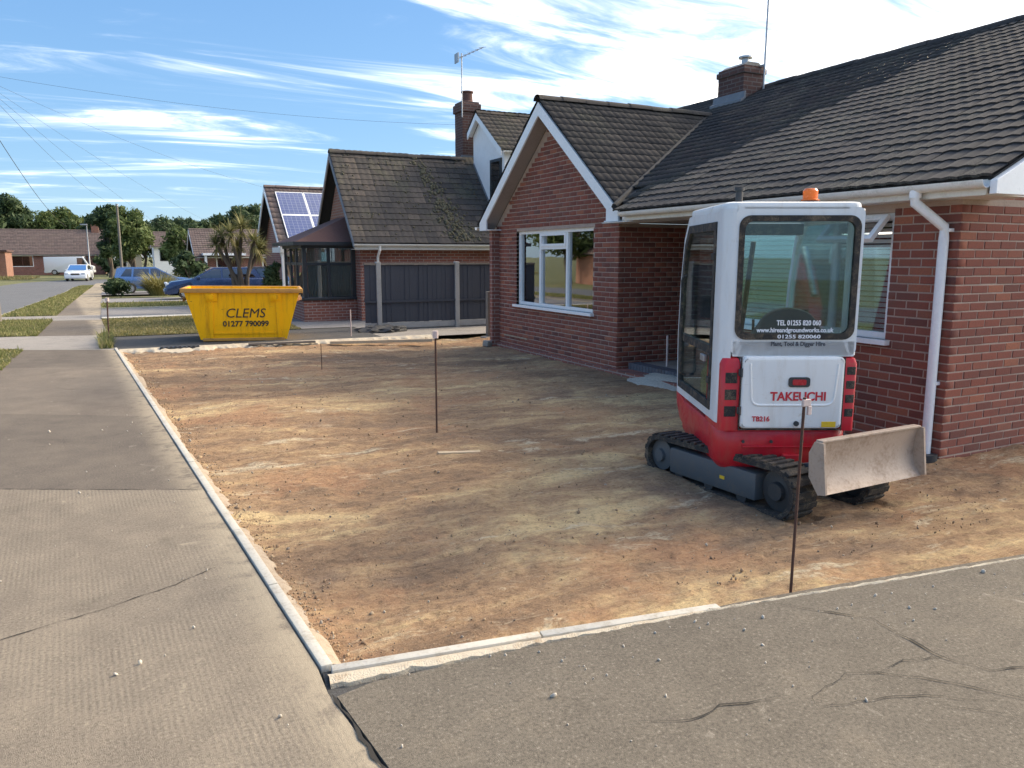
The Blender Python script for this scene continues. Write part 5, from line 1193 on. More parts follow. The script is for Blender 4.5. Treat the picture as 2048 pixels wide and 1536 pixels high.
# undercarriage, aligned with the street
UR = (0, 0, YAW + R(2)); ux = -.06
under = part('undercarriage', MB().box((ux - .27, -.45, .14), (ux + .27, .40, .27), .02).cyl((0, 0, .28), 'z', .26, .06, 28), 'dark_steel', ex_, 35, rot=UR)
def stadium(y0, y1, zc0, r0, zc1, r1, n=12):
    pts = []
    for k in range(n + 1): a = R(-90 - 180 * k / n); pts.append((y0 + r0 * math.cos(a), zc0 + r0 * math.sin(a)))
    for k in range(n + 1): a = R(90 - 180 * k / n); pts.append((y1 + r1 * math.cos(a), zc1 + r1 * math.sin(a)))
    return pts
for sx in (-1, 1):
    xo = ux + sx * .49; xi = ux + sx * .26; xa, xb = min(xo, xi), max(xo, xi)
    po = stadium(-.66, .56, .185, .185, .165, .165); pi = stadium(-.66, .56, .185, .150, .165, .130)
    tr = part('track', ring(po, pi, xa, xb, 'x'), 'rubber', ex_, 40, rot=UR)
    # lugs round the belt
    pp = [Vector((0, *p)) for p in stadium(-.66, .56, .185, .186, .165, .166, 40)]; pp.append(pp[0]); dist = 0; nxt = 0; lm = None
    lme = MB().box((-.11, -.022, -.002), (.11, .022, .016), .004); lmesh = bpy.data.meshes.new('track_lug'); lmesh.from_pydata(lme.v, [], lme.f); finish(lmesh, 'rubber')
    for a, b in zip(pp[:-1], pp[1:]):
        L_ = (b - a).length
        while nxt < dist + L_ and L_ > 1e-6:
            t = (nxt - dist) / L_; p = a + (b - a) * t; d = (b - a).normalized(); nrm = Vector((0, d.z, -d.y)); c = Vector((0, -.05, .175))
            if nrm.dot(p - c) < 0: nrm = -nrm
            q = mkobj('track_lug', lmesh, tr); q.matrix_basis = Matrix(((1, 0, 0, (xa + xb) / 2), (0, d.y, nrm.y, p.y), (0, d.z, nrm.z, p.z), (0, 0, 0, 1))); nxt += .078
        dist += L_
    xs_ = xo - sx * .008
    part('track_frame', MB().prism([(-.50, .075), (.42, .06), (.42, .265), (-.50, .275)], 'x', min(xs_, xi + sx * .03), max(xs_, xi + sx * .03), .015), 'track_frame', tr, 35)
    part('sprocket', MB().lathe([(0, -.09), (.06, -.09), (.07, -.06), (.145, -.05), (.145, .05), (.07, .06), (.06, .09), (0, .09)], ((xa + xb) / 2, -.66, .185), 'x', 22), 'dark_steel', tr, 35)
    part('idler', MB().lathe([(0, -.105), (.05, -.105), (.055, -.08), (.125, -.07), (.125, .07), (.055, .08), (.05, .105), (0, .105)], ((xa + xb) / 2, .56, .165), 'x', 22), 'track_frame', tr, 35)
    for k in range(3): part('roller', MB().cyl(((xa + xb) / 2, -.36 + k * .34, .075), 'x', .05, .19, 14), 'dark_steel', tr, 35)
    if sx < 0: part('frame_sticker', MB().box((xs_ - .002, -.20, .155), (xs_ - .0005, -.15, .18)), 'sticker_y', tr)
prof = [(-.985, .60), (-.955, .595), (-.93, .50), (-.925, .42), (-.945, .33), (-1.0, .262), (-1.03, .258), (-.975, .33), (-.955, .42), (-.96, .50)]
bl = part('dozer_blade', MB().prism(prof, 'x', -.49, .50), 'blade', ex_, 40, rot=UR)
part('side_plate', MB().prism([(-1.06, .27), (-1.0, .255), (-.92, .36), (-.91, .52), (-.95, .60), (-1.02, .60)], 'x', -.508, -.49), 'blade', bl); part('side_plate', MB().prism([(-1.06, .27), (-1.0, .255), (-.92, .36), (-.91, .52), (-.95, .60), (-1.02, .60)], 'x', .50, .518), 'blade', bl)
part('top_lip', MB().box((-.49, -1.0, .597), (.50, -.945, .612), .003), 'blade', bl)
for x in (-.26, .18): part('blade_arm', bar(MB(), (x, -.93, .40), (x, -.30, .20), .06, .08, .006), 'track_frame', bl)

# ================================================================== SKIP
sk = thing('builders_skip', 'yellow steel builders skip with black lettering standing on the side driveway', 'skip', (2.02, 16.58, 0), R(-9))
sk.rotation_euler = (0, R(.9), R(-9))
hw = .68; TL, TR_, BLx, BR = -1.09, 1.09, -.80, .80; HH = 1.02
def hull(t, z0): 
    f = lambda z: z / HH
    xl = lambda z: BLx + (TL - BLx) * f(z); xr = lambda z: BR + (TR_ - BR) * f(z)
    return [(xl(z0) + t, -hw + t, z0), (xr(z0) - t, -hw + t, z0), (xr(z0) - t, hw - t, z0), (xl(z0) + t, hw - t, z0), (TL + t, -hw + t, HH), (TR_ - t, -hw + t, HH), (TR_ - t, hw - t, HH), (TL + t, hw - t, HH)]
o_ = hull(0, .03); i_ = hull(.02, .07)
part('hull', MB().add(o_ + i_, [(3, 2, 1, 0), (0, 1, 5, 4), (1, 2, 6, 5), (2, 3, 7, 6), (3, 0, 4, 7), (8, 9, 10, 11), (9, 8, 12, 13), (10, 9, 13, 14), (11, 10, 14, 15), (8, 11, 15, 12), (4, 5, 13, 12), (5, 6, 14, 13), (6, 7, 15, 14), (7, 4, 12, 15)]), 'yellow', sk)
rm = MB(); t = .05
rm.box((TL - t, -hw - t, HH - .075), (TR_ + t, -hw + .012, HH + .012), .012).box((TL - t, hw - .012, HH - .075), (TR_ + t, hw + t, HH + .012), .012).box((TL - t, -hw + .012, HH - .075), (TL + .012, hw - .012, HH + .010), .012).box((TR_ - .012, -hw + .012, HH - .075), (TR_ + t, hw - .012, HH + .010), .012)
part('rim', rm, 'rim', sk, 35)
for x in (-.58, .62):
    lg = part('lifting_lug', MB().cyl((x, -hw - .06, HH - .15), 'y', .05, .10, 14).box((x - .11, -hw - .022, HH - .24), (x + .11, -hw - .001, HH - .06), .008), 'yellow', sk, 40)
    part('lifting_lug', MB().cyl((x, hw + .06, HH - .15), 'y', .05, .10, 14).box((x - .11, hw + .001, HH - .24), (x + .11, hw + .022, HH - .06), .008), 'yellow', sk, 40)
for x in (-.60, .66): part('stiffening_rib', MB().prism([(x - .03, .06), (x + .03, .06), (x + .045, HH - .24), (x - .045, HH - .24)], 'y', -hw - .02, -hw + .002), 'yellow', sk)
part('base_skid', MB().box((BLx + .03, -hw - .012, 0), (BR - .03, -hw + .10, .06), .008).box((BLx + .03, hw - .10, 0), (BR - .03, hw + .012, .06), .008), 'rim', sk)
part('bottom_rib', MB().box((-.56, -hw - .014, .14), (.62, -hw + .002, .17)), 'yellow', sk)
text_part('lettering', 'CLEMS', .26, 'black_paint', sk, frame((.03, -hw - .004, .54), (1, 0, 0), (0, 0, 1)), ext=.003, font_shear=.2, bold=0, width=.74)
text_part('lettering', '01277 790099', .15, 'black_paint', sk, frame((.04, -hw - .004, .335), (1, 0, 0), (0, 0, 1)), ext=.003, bold=.004, width=.86)
hv = []; hf = []; nn = 18
for j in range(nn):
    for i in range(nn):
        x = -1.12 + 2.24 * i / (nn - 1); y = -.64 + 1.28 * j / (nn - 1); hv.append((x, y, .80 + .12 * math.cos(x * 1.2) * math.cos(y * 1.7) + random.gauss(0, .03)))
hf = [(j * nn + i, j * nn + i + 1, (j + 1) * nn + i + 1, (j + 1) * nn + i) for j in range(nn - 1) for i in range(nn - 1)]
part('load', MB().add(hv, hf), 'soil', sk)

# ================================================================== SMALL SITE THINGS
def stake(x, y, z0, h, lean, label, mat='rust', r=.009, extra=None):
    o = thing('steel_pin', label, 'steel pin', (x, y, z0), 0, 'setting-out pins in the plot')
    part('shaft', MB().tube([(0, 0, -.15), (lean * .5, 0, h * .5), (lean, 0, h)], r, 8), mat, o, 60)
    return o
s1 = stake(2.93, 2.70, -.06, 1.03, .012, 'tall rusty steel pin nearest the camera, at the driveway edge before the excavator', r=.0075)
part('tape_flag', MB().box((-.004, -.01, .985), (.05, .004, 1.02), .003).box((.03, -.012, .94), (.055, 0, .985), .003), 'pink_pin', s1)
s2_ = stake(2.61, 7.0, -.07, .98, .002, 'tall rusty pin with a pale top in the middle of the dug plot', r=.010); part('pin_cap', MB().cyl((.002, 0, .975), 'z', .028, .07, 12), 'pink_pin', s2_, 40)
stake(2.53, 11.8, -.07, .40, .0, 'short rusty pin on the soil before the skip', r=.006)
s4 = stake(-.50, 16.95, 0, .83, .03, 'rusty pin by the pavement at the far left corner of the plot', r=.014); part('pin_cap', MB().cyl((.03, 0, .82), 'z', .035, .07, 12), 'pink_pin', s4, 40)
stake(7.05, 9.1, .0, .5, -.01, 'short pale pin standing behind the blue brick step', 'pink_pin', r=.016)
stake(4.05, 15.9, 0, .55, 0, 'thin pale pin beside the low brick base of the bay window', 'pink_pin', r=.012)
pk = part('timber_plank', MB().box((0, -.06, 0), (2.0, .06, .055), .005), 'timber', None, loc=(3.42, 15.05, -.05), rot=(0, R(-1), R(-22)))
tag(pk, 'long pale timber plank lying along the far edge of the soil', 'plank')
pk2 = part('timber_plank', MB().box((0, -.04, 0), (1.25, .04, .04), .005), 'grey_wood', None, loc=(1.9, 15.25, -.02), rot=(0, 0, R(-4)))
tag(pk2, 'weathered grey batten lying in front of the yellow skip', 'plank')
pk3 = part('timber_plank', MB().box((0, -.03, 0), (.62, .03, .03), .004), 'timber', None, loc=(2.30, 6.15, -.07), rot=(0, R(2), R(-12)))
tag(pk3, 'short pale wood offcut half buried in the soil near the middle pin', 'plank')
gr_ = thing('drain_cover', 'dark drainage channel grating bedded in pale mortar at the far edge', 'drain', (.72, 15.30, -.02), R(-3))
part('channel', MB().box((-.36, -.08, -.06), (.36, .08, .03), .006), 'dark_steel', gr_)
for i in range(9): part('grating_bar', MB().box((-.34 + i * .076, -.075, .03), (-.30 + i * .076, .075, .045)), 'tarp', gr_)
bags = thing('tarpaulin', 'crumpled dark tarpaulin heap at the foot of the board fence', 'tarpaulin', (4.95, 16.7, 0))
V = IV.copy(); mm = []
bmv = bmesh.new(); bmesh.ops.create_icosphere(bmv, subdivisions=3, radius=1)
for v in bmv.verts: v.co = Vector((v.co.x * .55, v.co.y * .25, max(-.05, v.co.z * .13))) * (1 + .25 * math.sin(v.co.x * 9) * math.cos(v.co.y * 7) + random.gauss(0, .05))
part('sheet', MB().frombm(bmv), 'tarp', bags, 30)
blk = tag(part('concrete_lump', MB().box((-.10, -.07, -.03), (.12, .07, .09), .02), 'concrete_old', None, 40, loc=(6.3, 13.9, -.1), rot=(.1, .1, .5)), 'pale concrete lump at the far foot of the gable wall', 'concrete')

# ================================================================== VEHICLES
def loftx(secs):
    n = len(secs[0][1]); V = []; F = []
    for x, pl in secs: V += [(x, p[0], p[1]) for p in pl]
    for k in range(len(secs) - 1):
        for i in range(n): F.append((k * n + i, k * n + (i + 1) % n, (k + 1) * n + (i + 1) % n, (k + 1) * n + i))
    F += [tuple(range(n))[::-1], tuple((len(secs) - 1) * n + i for i in range(n))]
    return MB().add(V, F)
def car(name, label, cat, loc, rz, paint, L=4.2, W=1.7, H=1.45, kind='hatch', group=None):
    """front points along -x"""
    c = thing(name, label, cat, loc, rz, group); w = W / 2; ar = .33; f = L / 4.2
    wx = (-1.28 * f, 1.27 * f)
    def arch(xc, n=8): return [(xc - ar * math.cos(math.pi * k / n), .28 + ar * math.sin(math.pi * k / n)) for k in range(n + 1)]
    if kind == 'van': top = [(2.1 * f, .3), (2.1 * f, H - .05), (-1.25 * f, H), (-1.72 * f, 1.12), (-2.08 * f, .98), (-2.1 * f, .3)]
    else: top = [(2.08 * f, .32), (2.1 * f, .62), (2.03 * f, .93), (-.95 * f, .93), (-1.85 * f, .80), (-2.07 * f, .62), (-2.1 * f, .32)]
    low = [(-2.02 * f, .22)] + [p for p in arch(wx[0])] + [p for p in arch(wx[1])] + [(2.0 * f, .22)]
    bd = part('body', MB().prism(top + low, 'y', -w, w, .045), paint, c, 40)
    if kind != 'van':
        pl = [(1.98 * f, .92), (1.72 * f, H - .10), (1.35 * f, H), (-.05 * f, H), (-.98 * f, .92)] if kind == 'hatch' else [(2.0 * f, .92), (1.86 * f, H - .06), (1.6 * f, H), (-.05 * f, H), (-.98 * f, .92)]
        V = []; n = len(pl)
        for sy in (-1, 1): V += [(x, sy * (w - .03 - (z - .92) * .27), z) for x, z in pl]
        F = [tuple(range(n)), tuple(range(n, 2 * n))[::-1]] + [(i, n + i, n + (i + 1) % n, (i + 1) % n) for i in range(n)]
        part('cabin', MB().add(V, F), paint, c, 35)
        for sy in (-1, 1):
            gy = lambda z: sy * (w - .03 - (z - .92) * .27 + .006)
            for q in ([(-.80, .96), (-.08, H - .07), (.22, H - .07), (.22, .96)], [(.30, .96), (.30, H - .07), (1.02, H - .08), (1.10, .96)], [(1.18, .96), (1.12, H - .08), (1.42, H - .09), (1.70, .98)]):
                part('side_window', MB().add([(x * f, gy(z), z) for x, z in q] + [(x * f, gy(z) - sy * .004, z) for x, z in q], [(0, 1, 2, 3), (7, 6, 5, 4), (0, 4, 5, 1), (1, 5, 6, 2), (2, 6, 7, 3), (3, 7, 4, 0)]), 'car_glass', c)
        part('windscreen', MB().add([(-.96 * f, -w + .12, .96), (-.96 * f, w - .12, .96), (-.11 * f, w - .24, H - .05), (-.11 * f, -w + .24, H - .05)], [(0, 1, 2, 3)]).xf(Matrix.Translation((-.02, 0, .015))), 'car_glass', c)
        part('rear_window', MB().add([(1.96 * f, -w + .14, .98), (1.96 * f, w - .14, .98), (1.75 * f, w - .24, H - .12), (1.75 * f, -w + .24, H - .12)], [(0, 1, 2, 3)]).xf(Matrix.Translation((.02, 0, .01))), 'car_glass', c)
    else:
        for sy in (-1, 1): part('side_window', MB().prism([(-1.52 * f, 1.18), (-1.22 * f, H - .16), (-.72 * f, H - .16), (-.72 * f, 1.18)], 'y', sy * w - .004, sy * w + .006), 'car_glass', c)
        part('windscreen', MB().add([(-1.70 * f, -w + .12, 1.16), (-1.70 * f, w - .12, 1.16), (-1.29 * f, w - .16, H - .08), (-1.29 * f, -w + .16, H - .08)], [(0, 1, 2, 3)]).xf(Matrix.Translation((-.025, 0, .02))), 'car_glass', c)
    part('bumper', MB().box((-2.14 * f, -w + .04, .25), (-1.98 * f, w - .04, .50), .04), paint, c, 40); part('bumper', MB().box((1.98 * f, -w + .04, .25), (2.14 * f, w - .04, .52), .04), paint, c, 40)
    for sy in (-1, 1):
        part('headlight', MB().box((-2.09 * f, sy * (w - .22) - .16, .60), (-1.95 * f, sy * (w - .22) + .17, .76), .03), 'lamp', c, 40)
        part('tail_light', MB().box((1.98 * f, sy * (w - .12) - .09, .62), (2.11 * f, sy * (w - .12) + .09, .90), .02), 'lens_red', c, 40)
        part('door_mirror', MB().box((-.80 * f, sy * (w + .08) - .08, .92), (-.66 * f, sy * (w + .08) + .08, 1.05), .03), paint, c, 40)
    part('number_plate', MB().box((-2.15 * f, -.26, .36), (-2.138 * f, .26, .46)), 'white_text', c)
    part('grille', MB().box((-2.105 * f, -.35, .56), (-2.07 * f, .35, .70), .01), 'rubber', c)
    for x in wx:
        for sy in (-1, 1):
            wh = part('wheel', MB().lathe([(.20, -.09), (.29, -.09), (.305, -.06), (.305, .06), (.29, .09), (.20, .09)], (x, sy * (w - .10), .305), 'y', 20), 'rubber', c, 40)
            part('wheel_disc', MB().lathe([(0, -.06), (.06, -.07), (.19, -.05), (.205, -.088), (.205, .088), (.19, .05), (.06, .07), (0, .06)], (x, sy * (w - .10), .305), 'y', 20), 'alloy', wh, 40)
    return c
car('parked_car', 'light blue estate car parked on a driveway behind the straw coloured shrub', 'car', (1.2, 49.5, gz(49.5) + .01), R(180), 'car_blue', 4.4, 1.72, 1.48, 'estate')
car('parked_car', 'dark blue hatchback parked nose towards the road behind the skip', 'car', (3.45, 38.6, gz(38.6) + .01), 0, 'car_navy', 4.3, 1.75, 1.43, 'hatch')
car('parked_car', 'black car tail showing between the palm stems and the porch', 'car', (6.4, 34.6 + 5.0, gz(39.6) + .01), R(180), 'car_dark', 4.0, 1.7, 1.45, 'hatch')
car('parked_car', 'small white car facing the camera where the road bends', 'car', (-4.3, 80.5, -.56), R(84), 'car_white', 4.0, 1.75, 1.45, 'hatch')
car('parked_van', 'white panel van parked before the long far bungalow', 'van', (-6.4, 104, -.50), R(176), 'car_white', 5.0, 1.95, 2.1, 'van')

# ================================================================== VEGETATION
def leaf_cloud(centers, radii, n, size, flat=.6, seed=1):
    r = np.random.default_rng(seed); C = np.array(centers); Rr = np.array(radii); vol = Rr.prod(1) ** (2 / 3.); k = r.choice(len(C), n, p=vol / vol.sum())
    d = r.standard_normal((n, 3)); d /= np.linalg.norm(d, axis=1)[:, None]; rad = r.random(n) ** .38 * (1 + .12 * r.standard_normal(n))
    P = C[k] + d * rad[:, None] * Rr[k]
    a = r.standard_normal((n, 3)); a /= np.linalg.norm(a, axis=1)[:, None]; b = np.cross(a, d + .4 * r.standard_normal((n, 3))); b /= np.linalg.norm(b, axis=1)[:, None] + 1e-9
    s = size * np.exp(.3 * r.standard_normal(n))[:, None]; A = a * s; B = b * s * flat
    V = np.stack([P - A, P + B * .6 - A * .1, P + A, P - B * .6 + A * .1], 1).reshape(-1, 3); F = np.arange(4 * n).reshape(-1, 4)
    return V, F
def tree(name, label, x, y, z, h, w, mat, seed, leaves=3500, size=.42, trunk_h=.25, group=None, lobes=11, cat='tree', conical=False):
    t = thing(name, label, cat, (x, y, z), 0, group); r = random.Random(seed); cs = []; rs = []; tm = MB(); th = h * trunk_h
    tm.tube([(0, 0, -.3), (.05 * w, 0, th), (0, .04 * w, h * .7)], [h * .03, h * .022, h * .006], 7)
    for i in range(lobes):
        a = r.random() * 6.28; t_ = (i + .5) / lobes; zz = th + (h - th) * (.18 + .70 * t_)
        if conical: rr = w / 2 * (1 - .75 * t_)
        else: rr = w / 2 * math.sin(math.pi * (.18 + .70 * t_)) ** .7
        k = r.uniform(.35, .75); c = (rr * k * math.cos(a), rr * k * math.sin(a), zz); q = max(.16 * w, rr * r.uniform(.42, .62)); cs.append(c); rs.append((q, q, q * r.uniform(.65, .9)))
        tm.tube([(0, 0, th * .8 + (zz - th) * .3), (c[0] * .5, c[1] * .5, zz * .8), c], [h * .014, h * .009, h * .003], 5)
    part('trunk', tm, 'bark', t); V, F = leaf_cloud(cs, rs, leaves, size, seed=seed); raw_obj('crown', V, F, mat, t)
    return t
cs = [(-34 + 3.2 * i + random.gauss(0, .8), 150 + random.gauss(0, 3), random.uniform(2.2, 4.2)) for i in range(26)]; rs = [(random.uniform(3, 4.6), 3, random.uniform(2.6, 4.2)) for _ in cs]
V, F = leaf_cloud(cs, rs, 26000, .30, seed=5); stuff(raw_obj('woodland', V, F, 'leaf_dark'), 'dark far-off wood closing the view behind the street', 'wood')
TL_ = 'trees along the skyline'
spec = [  # x, y, h, w, mat, label
    (-20, 128, 9.5, 11, 'leaf_dark', 'large dark rounded tree at the far left of the skyline'),
    (-15.3, 132, 10.9, 8, 'leaf_dark', 'tallest dark tree at the left edge of the skyline'),
    (-9.8, 134, 9.4, 8, 'leaf_mid', 'mid green tree above the long brown roof'),
    (-5.4, 138, 8.4, 8, 'leaf_dark', 'dark tree above the right end of the long brown roof'),
    (-2.2, 124, 9.0, 6.5, 'leaf_dark', 'dark pointed tree left of the telegraph pole'),
    (6.5, 140, 8.6, 9, 'leaf_dark', 'broad dark tree behind the grey house'),
    (12.5, 134, 8.8, 8, 'leaf_dark', 'dark tree behind the left side of the palm'),
    (17.0, 128, 10.4, 8.5, 'leaf_dark', 'tall dark round headed tree behind the palm'),
    (-25, 140, 10.5, 12, 'leaf_mid', 'broad green tree at the outer left of the skyline'),
    (1.8, 136, 8.2, 8, 'leaf_dark', 'dark tree behind the telegraph pole on the skyline'),
    (9.5, 126, 7.8, 7, 'leaf_dark', 'lower dark tree right of the grey house'),
    (20.5, 136, 8.6, 8, 'leaf_dark', 'dark tree right of the palm crown'),
    (24, 130, 8.5, 10, 'leaf_mid', 'green tree hidden partly by the solar roof'),
]
for i, (x, y, h, w, mt, lb) in enumerate(spec): tree('broadleaf_tree', lb, x, y, -.5, h, w, mt, 20 + i, 9000, .34, .2, TL_)
tree('broadleaf_tree', 'leafy green tree behind the telegraph pole in the middle distance', .1, 86, -.5, 7.4, 4.4, 'leaf_mid', 41, 9000, .20, .12, lobes=14)
tree('broadleaf_tree', 'dark narrow evergreen left of the telegraph pole', -2.0, 92, -.5, 8.2, 3.2, 'leaf_dark', 42, 6000, .2, .1, lobes=12)
tree('broadleaf_tree', 'bright green bushy tree in front of the grey house', 5.0, 82, -.5, 5.2, 4.2, 'leaf_mid', 43, 6500, .19, .1, lobes=12)
tree('garden_shrub', 'dark green hedge bush beside the distant bungalow', 3.4, 54.5, -.5, 2.6, 2.2, 'leaf_dark', 44, 1800, .16, .08, cat='shrub')
tree('garden_shrub', 'dark shrub beneath the spiky palm beside the porch', 4.35, 28.0, gz(28), 1.7, 1.0, 'leaf_dark', 45, 1600, .09, .08, cat='shrub')
tree('garden_shrub', 'purple brown shrub by the cream gable house', -2.6, 101, -.5, 2.6, 2.6, 'leaf_dark', 46, 900, .25, .08, cat='shrub')
tree('garden_shrub', 'low green shrub at the verge by the light blue car', -.65, 45.5, -.42, .9, 1.5, 'leaf_dark', 47, 1200, .10, .05, cat='shrub')
tree('broadleaf_tree', 'tall tree across the road, mirrored in the big gable window', -14, 57, -.5, 8, 7, 'leaf_mid', 48, 5000, .25, .2)
tree('broadleaf_tree', 'dark tree across the road left of the mirrored house', -13.5, 39, -.3, 6.5, 6, 'leaf_dark', 49, 5000, .25, .2)
tree('broadleaf_tree', 'large dark tree behind the house across the road', -29, 78, -.5, 10, 10, 'leaf_dark', 50, 6000, .35, .2)
def blades(n, pos_fn, ln, wd, droop, seed, segs=3):
    """curved sword leaves; pos_fn(k) -> base point, direction"""
    r = np.random.default_rng(seed); V = []; F = []
    for k in range(n):
        b, d = pos_fn(r); d = np.array(d) / np.linalg.norm(d); l = ln * r.uniform(.7, 1.15); side = np.cross(d, [0, 0, 1.]); side /= np.linalg.norm(side) + 1e-6; p = np.array(b, float); o = len(V)
        for s in range(segs + 1):
            w = wd * (1 - s / segs) ** .6 * (.6 if s == 0 else 1); V += [p - side * w / 2, p + side * w / 2]
            p = p + d * l / segs; d = d + np.array([0, 0, -droop]) ; d /= np.linalg.norm(d)
        for s in range(segs): F.append((o + 2 * s, o + 2 * s + 1, o + 2 * s + 3, o + 2 * s + 2))
    return np.array(V), np.array(F)
gp = gz(26)
palm = thing('cabbage_palm', 'multi-stemmed spiky cabbage palm with olive crown rising behind the yellow skip', 'palm', (2.95, 26.0, gp))
heads = [(-.50, .1, 2.15), (-.10, -.2, 2.50), (.30, .1, 2.70), (.62, -.15, 2.25), (.15, .35, 2.05), (-.3, .3, 2.4), (.80, .2, 2.0)]
for i, h in enumerate(heads):
    b0 = (random.uniform(-.15, .35), random.uniform(-.1, .1), -.1); part('stem', MB().tube([b0, (b0[0] * .6 + h[0] * .3, h[1] * .4, h[2] * .5), h], [.07, .055, .05], 8), 'bark', palm, 60)
    def pf(r, h=h):
        d = r.standard_normal(3); d[2] = abs(d[2]) * .9 - .35; return (h[0] + d[0] * .03, h[1] + d[1] * .03, h[2] + d[2] * .05), d
    V, F = blades(150, pf, .48, .042, .2, 60 + i); raw_obj('leaf_head', V, F, 'leaf_olive', palm)
    def pf2(r, h=h):
        a = r.random() * 6.28; return (h[0], h[1], h[2] - .12), (math.cos(a) * .6, math.sin(a) * .6, -.8)
    V, F = blades(30, pf2, .5, .04, .2, 90 + i); raw_obj('dead_leaves', V, F, 'grass_dry', palm)
pam = thing('pampas_shrub', 'straw yellow pampas shrub in front of the light blue car', 'shrub', (1.25, 44.5, gz(44.5)))
def pf3(r):
    a = r.random() * 6.28; q = r.random() ** .5 * .5; return (math.cos(a) * q, math.sin(a) * q, 0), (math.cos(a) * (.2 + .8 * r.random()), math.sin(a) * (.2 + .8 * r.random()), 1.3)
V, F = blades(900, pf3, 1.45, .05, .32, 71, 5); raw_obj('foliage', V, F, 'leaf_pampas', pam)
# grass
def grass(name, label, poly, n, h, mat, seed, off=.0):
    r = np.random.default_rng(seed); xs = [p[0] for p in poly]; ys = [p[1] for p in poly]
    from mathutils.geometry import intersect_point_quad_2d as _q
    pts = []
    while len(pts) < n:
        x = r.uniform(min(xs), max(xs)); y = min(ys) + (max(ys) - min(ys)) * r.random()
        ins = False; j = len(poly) - 1
        for i in range(len(poly)):
            if (poly[i][1] > y) != (poly[j][1] > y) and x < (poly[j][0] - poly[i][0]) * (y - poly[i][1]) / (poly[j][1] - poly[i][1]) + poly[i][0]: ins = not ins
            j = i
        if ins and vnoise(np.array([x * 1.3]), np.array([y * 1.3]), seed)[0] > .25 * r.random(): pts.append((x, y))
    P = np.array(pts); z = np.array([gz(y) for y in P[:, 1]]) + off; n = len(P)
    a = r.random(n) * 6.28; hh = h * np.exp(.35 * r.standard_normal(n)); w = .007 + .004 * r.random(n); w = w * (1 + P[:, 1] / 18)
    ln = .5 * hh * r.standard_normal(n); lx = np.cos(a + 1.57) * ln; ly = np.sin(a + 1.57) * ln
    B = np.stack([P[:, 0], P[:, 1], z], 1); dx_ = np.stack([np.cos(a) * w, np.sin(a) * w, 0 * a], 1); tp = B + np.stack([lx, ly, hh], 1)
    V = np.stack([B - dx_, B + dx_, tp], 1).reshape(-1, 3); F = np.arange(3 * n).reshape(-1, 3)
    return stuff(raw_obj(name, V, F, mat), label, 'grass')
grass('grass', 'short verge grass at the left edge of the near pavement', [(-3.62, 9), (-1.86, 9), (-1.82, 13.4), (-1.84, 16.1), (-3.62, 16.6)], 18000, .03, 'grass', 1)
grass('grass', 'green tufty verge grass between road and pavement beyond the crossover', [(-3.62, 19.3), (-1.9, 18.9), (-2.05, 24.5), (-3.62, 24.8)], 22000, .045, 'grass', 2)
grass('grass', 'long strip of verge grass running down the street', [(-3.62, 27.2), (-2.15, 27.0), (-2.35, 36), (-2.65, 52), (-2.6, 64), (-3.4, 64), (-3.62, 60)], 30000, .05, 'grass', 3)
grass('grass', 'dry mown lawn left of the yellow skip', [(-.52, 17.95), (3.4, 17.95), (3.7, 24.6), (-.84, 24.2)], 26000, .035, 'grass_dry', 4)
grass('grass', 'green lawn strip between the two neighbouring driveways', [(-1.05, 31.3), (9, 31.4), (9, 35), (-1.2, 35)], 12000, .06, 'grass', 5)
grass('grass', 'dry grass verge in front of the far bungalow', [(-24, 86), (-8.5, 84), (-8.5, 93), (-24, 94)], 8000, .14, 'grass_dry', 6)
grass('grass', 'weeds growing along the plot corner by the pavement', [(-.62, 15.6), (-.40, 15.6), (-.45, 18), (-.68, 18)], 700, .12, 'grass', 7)

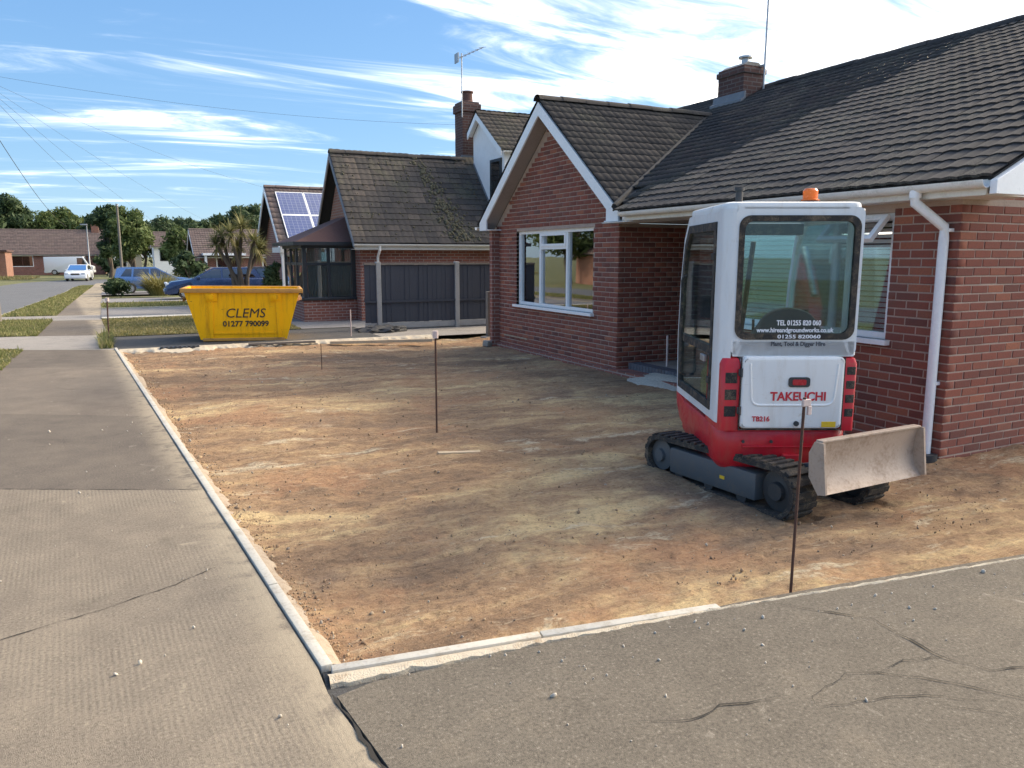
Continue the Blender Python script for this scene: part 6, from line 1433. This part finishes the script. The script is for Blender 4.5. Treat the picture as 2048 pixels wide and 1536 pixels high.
# ================================================================== POLES AND WIRES
pol = thing('telegraph_pole', 'slim grey telegraph pole before the leafy green tree', 'pole', (-.75, 76, -.5)); part('shaft', MB().tube([(0, 0, -.3), (.02, 0, 6.6)], [.13, .09], 10), 'grey_wood', pol, 60); part('pole_cap', MB().cyl((.02, 0, 6.5), 'z', .13, .12, 10), 'steel', pol, 40)
lp = thing('street_lamp', 'grey street lamp column before the far bungalow', 'street lamp', (-3.7, 88, -.5)); part('column', MB().tube([(0, 0, -.2), (0, 0, 1.2), (0, 0, 1.25), (.02, 0, 5.2)], [.1, .1, .065, .05], 10), 'steel', lp, 60); part('lantern', MB().box((-.55, -.12, 5.15), (.1, .12, 5.28), .04), 'steel', lp, 40)
tp = thing('telegraph_pole', 'wooden telegraph pole just left of the view that carries the fan of wires', 'pole', (-3.3, 24, -.1)); part('shaft', MB().tube([(0, 0, -.4), (0, 0, 6.6)], [.15, .11], 12), 'grey_wood', tp, 60); part('junction_box', MB().box((-.09, -.2, 5.6), (.09, -.1, 6.0), .01), 'dark_steel', tp)
top = Vector((-3.3, 24, 6.2))
def wire(dst, sag, label, r=.006, start=None):
    a = start or top; b = Vector(dst); pts = []
    for k in range(25): t = k / 24; p = a.lerp(b, t); p.z -= sag * 4 * t * (1 - t); pts.append(p - a)
    o = part('overhead_wire', MB().tube([tuple(p) for p in pts], r, 5), 'rubber', None, 60, loc=tuple(a)); return tag(o, label, 'wire', 'telephone wires fanning from the pole')
wire((9.1, 21.9, 5.5), .25, 'highest thin wire running to the brick chimney of the neighbouring house', .003)
wire((5.1, 31.4, 4.2), .25, 'thin wire dropping to the ridge of the solar panel house', .003)
wire((4.9, 45, 3.0), .3, 'thin wire sagging towards the bungalow with the low brown roof', .003)
wire((3.6, 58, 2.6), .35, 'thin wire in the middle of the fan, ending above the parked blue cars', .0035)
wire((-.73, 76, 6.0), .6, 'thin wire running on to the distant telegraph pole', .005)
wire((-3.68, 60, 3.6), .5, 'thick dark cable, lowest and steepest of the fan of wires', .010, Vector((-3.3, 24, 5.7)))
a2_ = thing('television_aerial', 'television aerial with slanting array on the tall neighbouring chimney', 'aerial', (9.08, 21.78, 6.1))
part('mast', MB().tube([(0, 0, -.4), (0, 0, 1.38)], .018, 8), 'steel', a2_, 50); aa = MB().tube([(-.12, 0, 1.22), (.66, -.1, 1.60)], .012, 6)
for k in range(7): t = k / 6; p = Vector((-.08 + .7 * t, -.1 * t, 1.24 + .35 * t)); aa.tube([p + Vector((.05, -.15, -.02)), p + Vector((-.05, .15, .02))], .006, 5)
aa.box((-.17, -.14, 1.10), (-.14, .14, 1.36)); part('antenna_array', aa, 'steel', a2_)
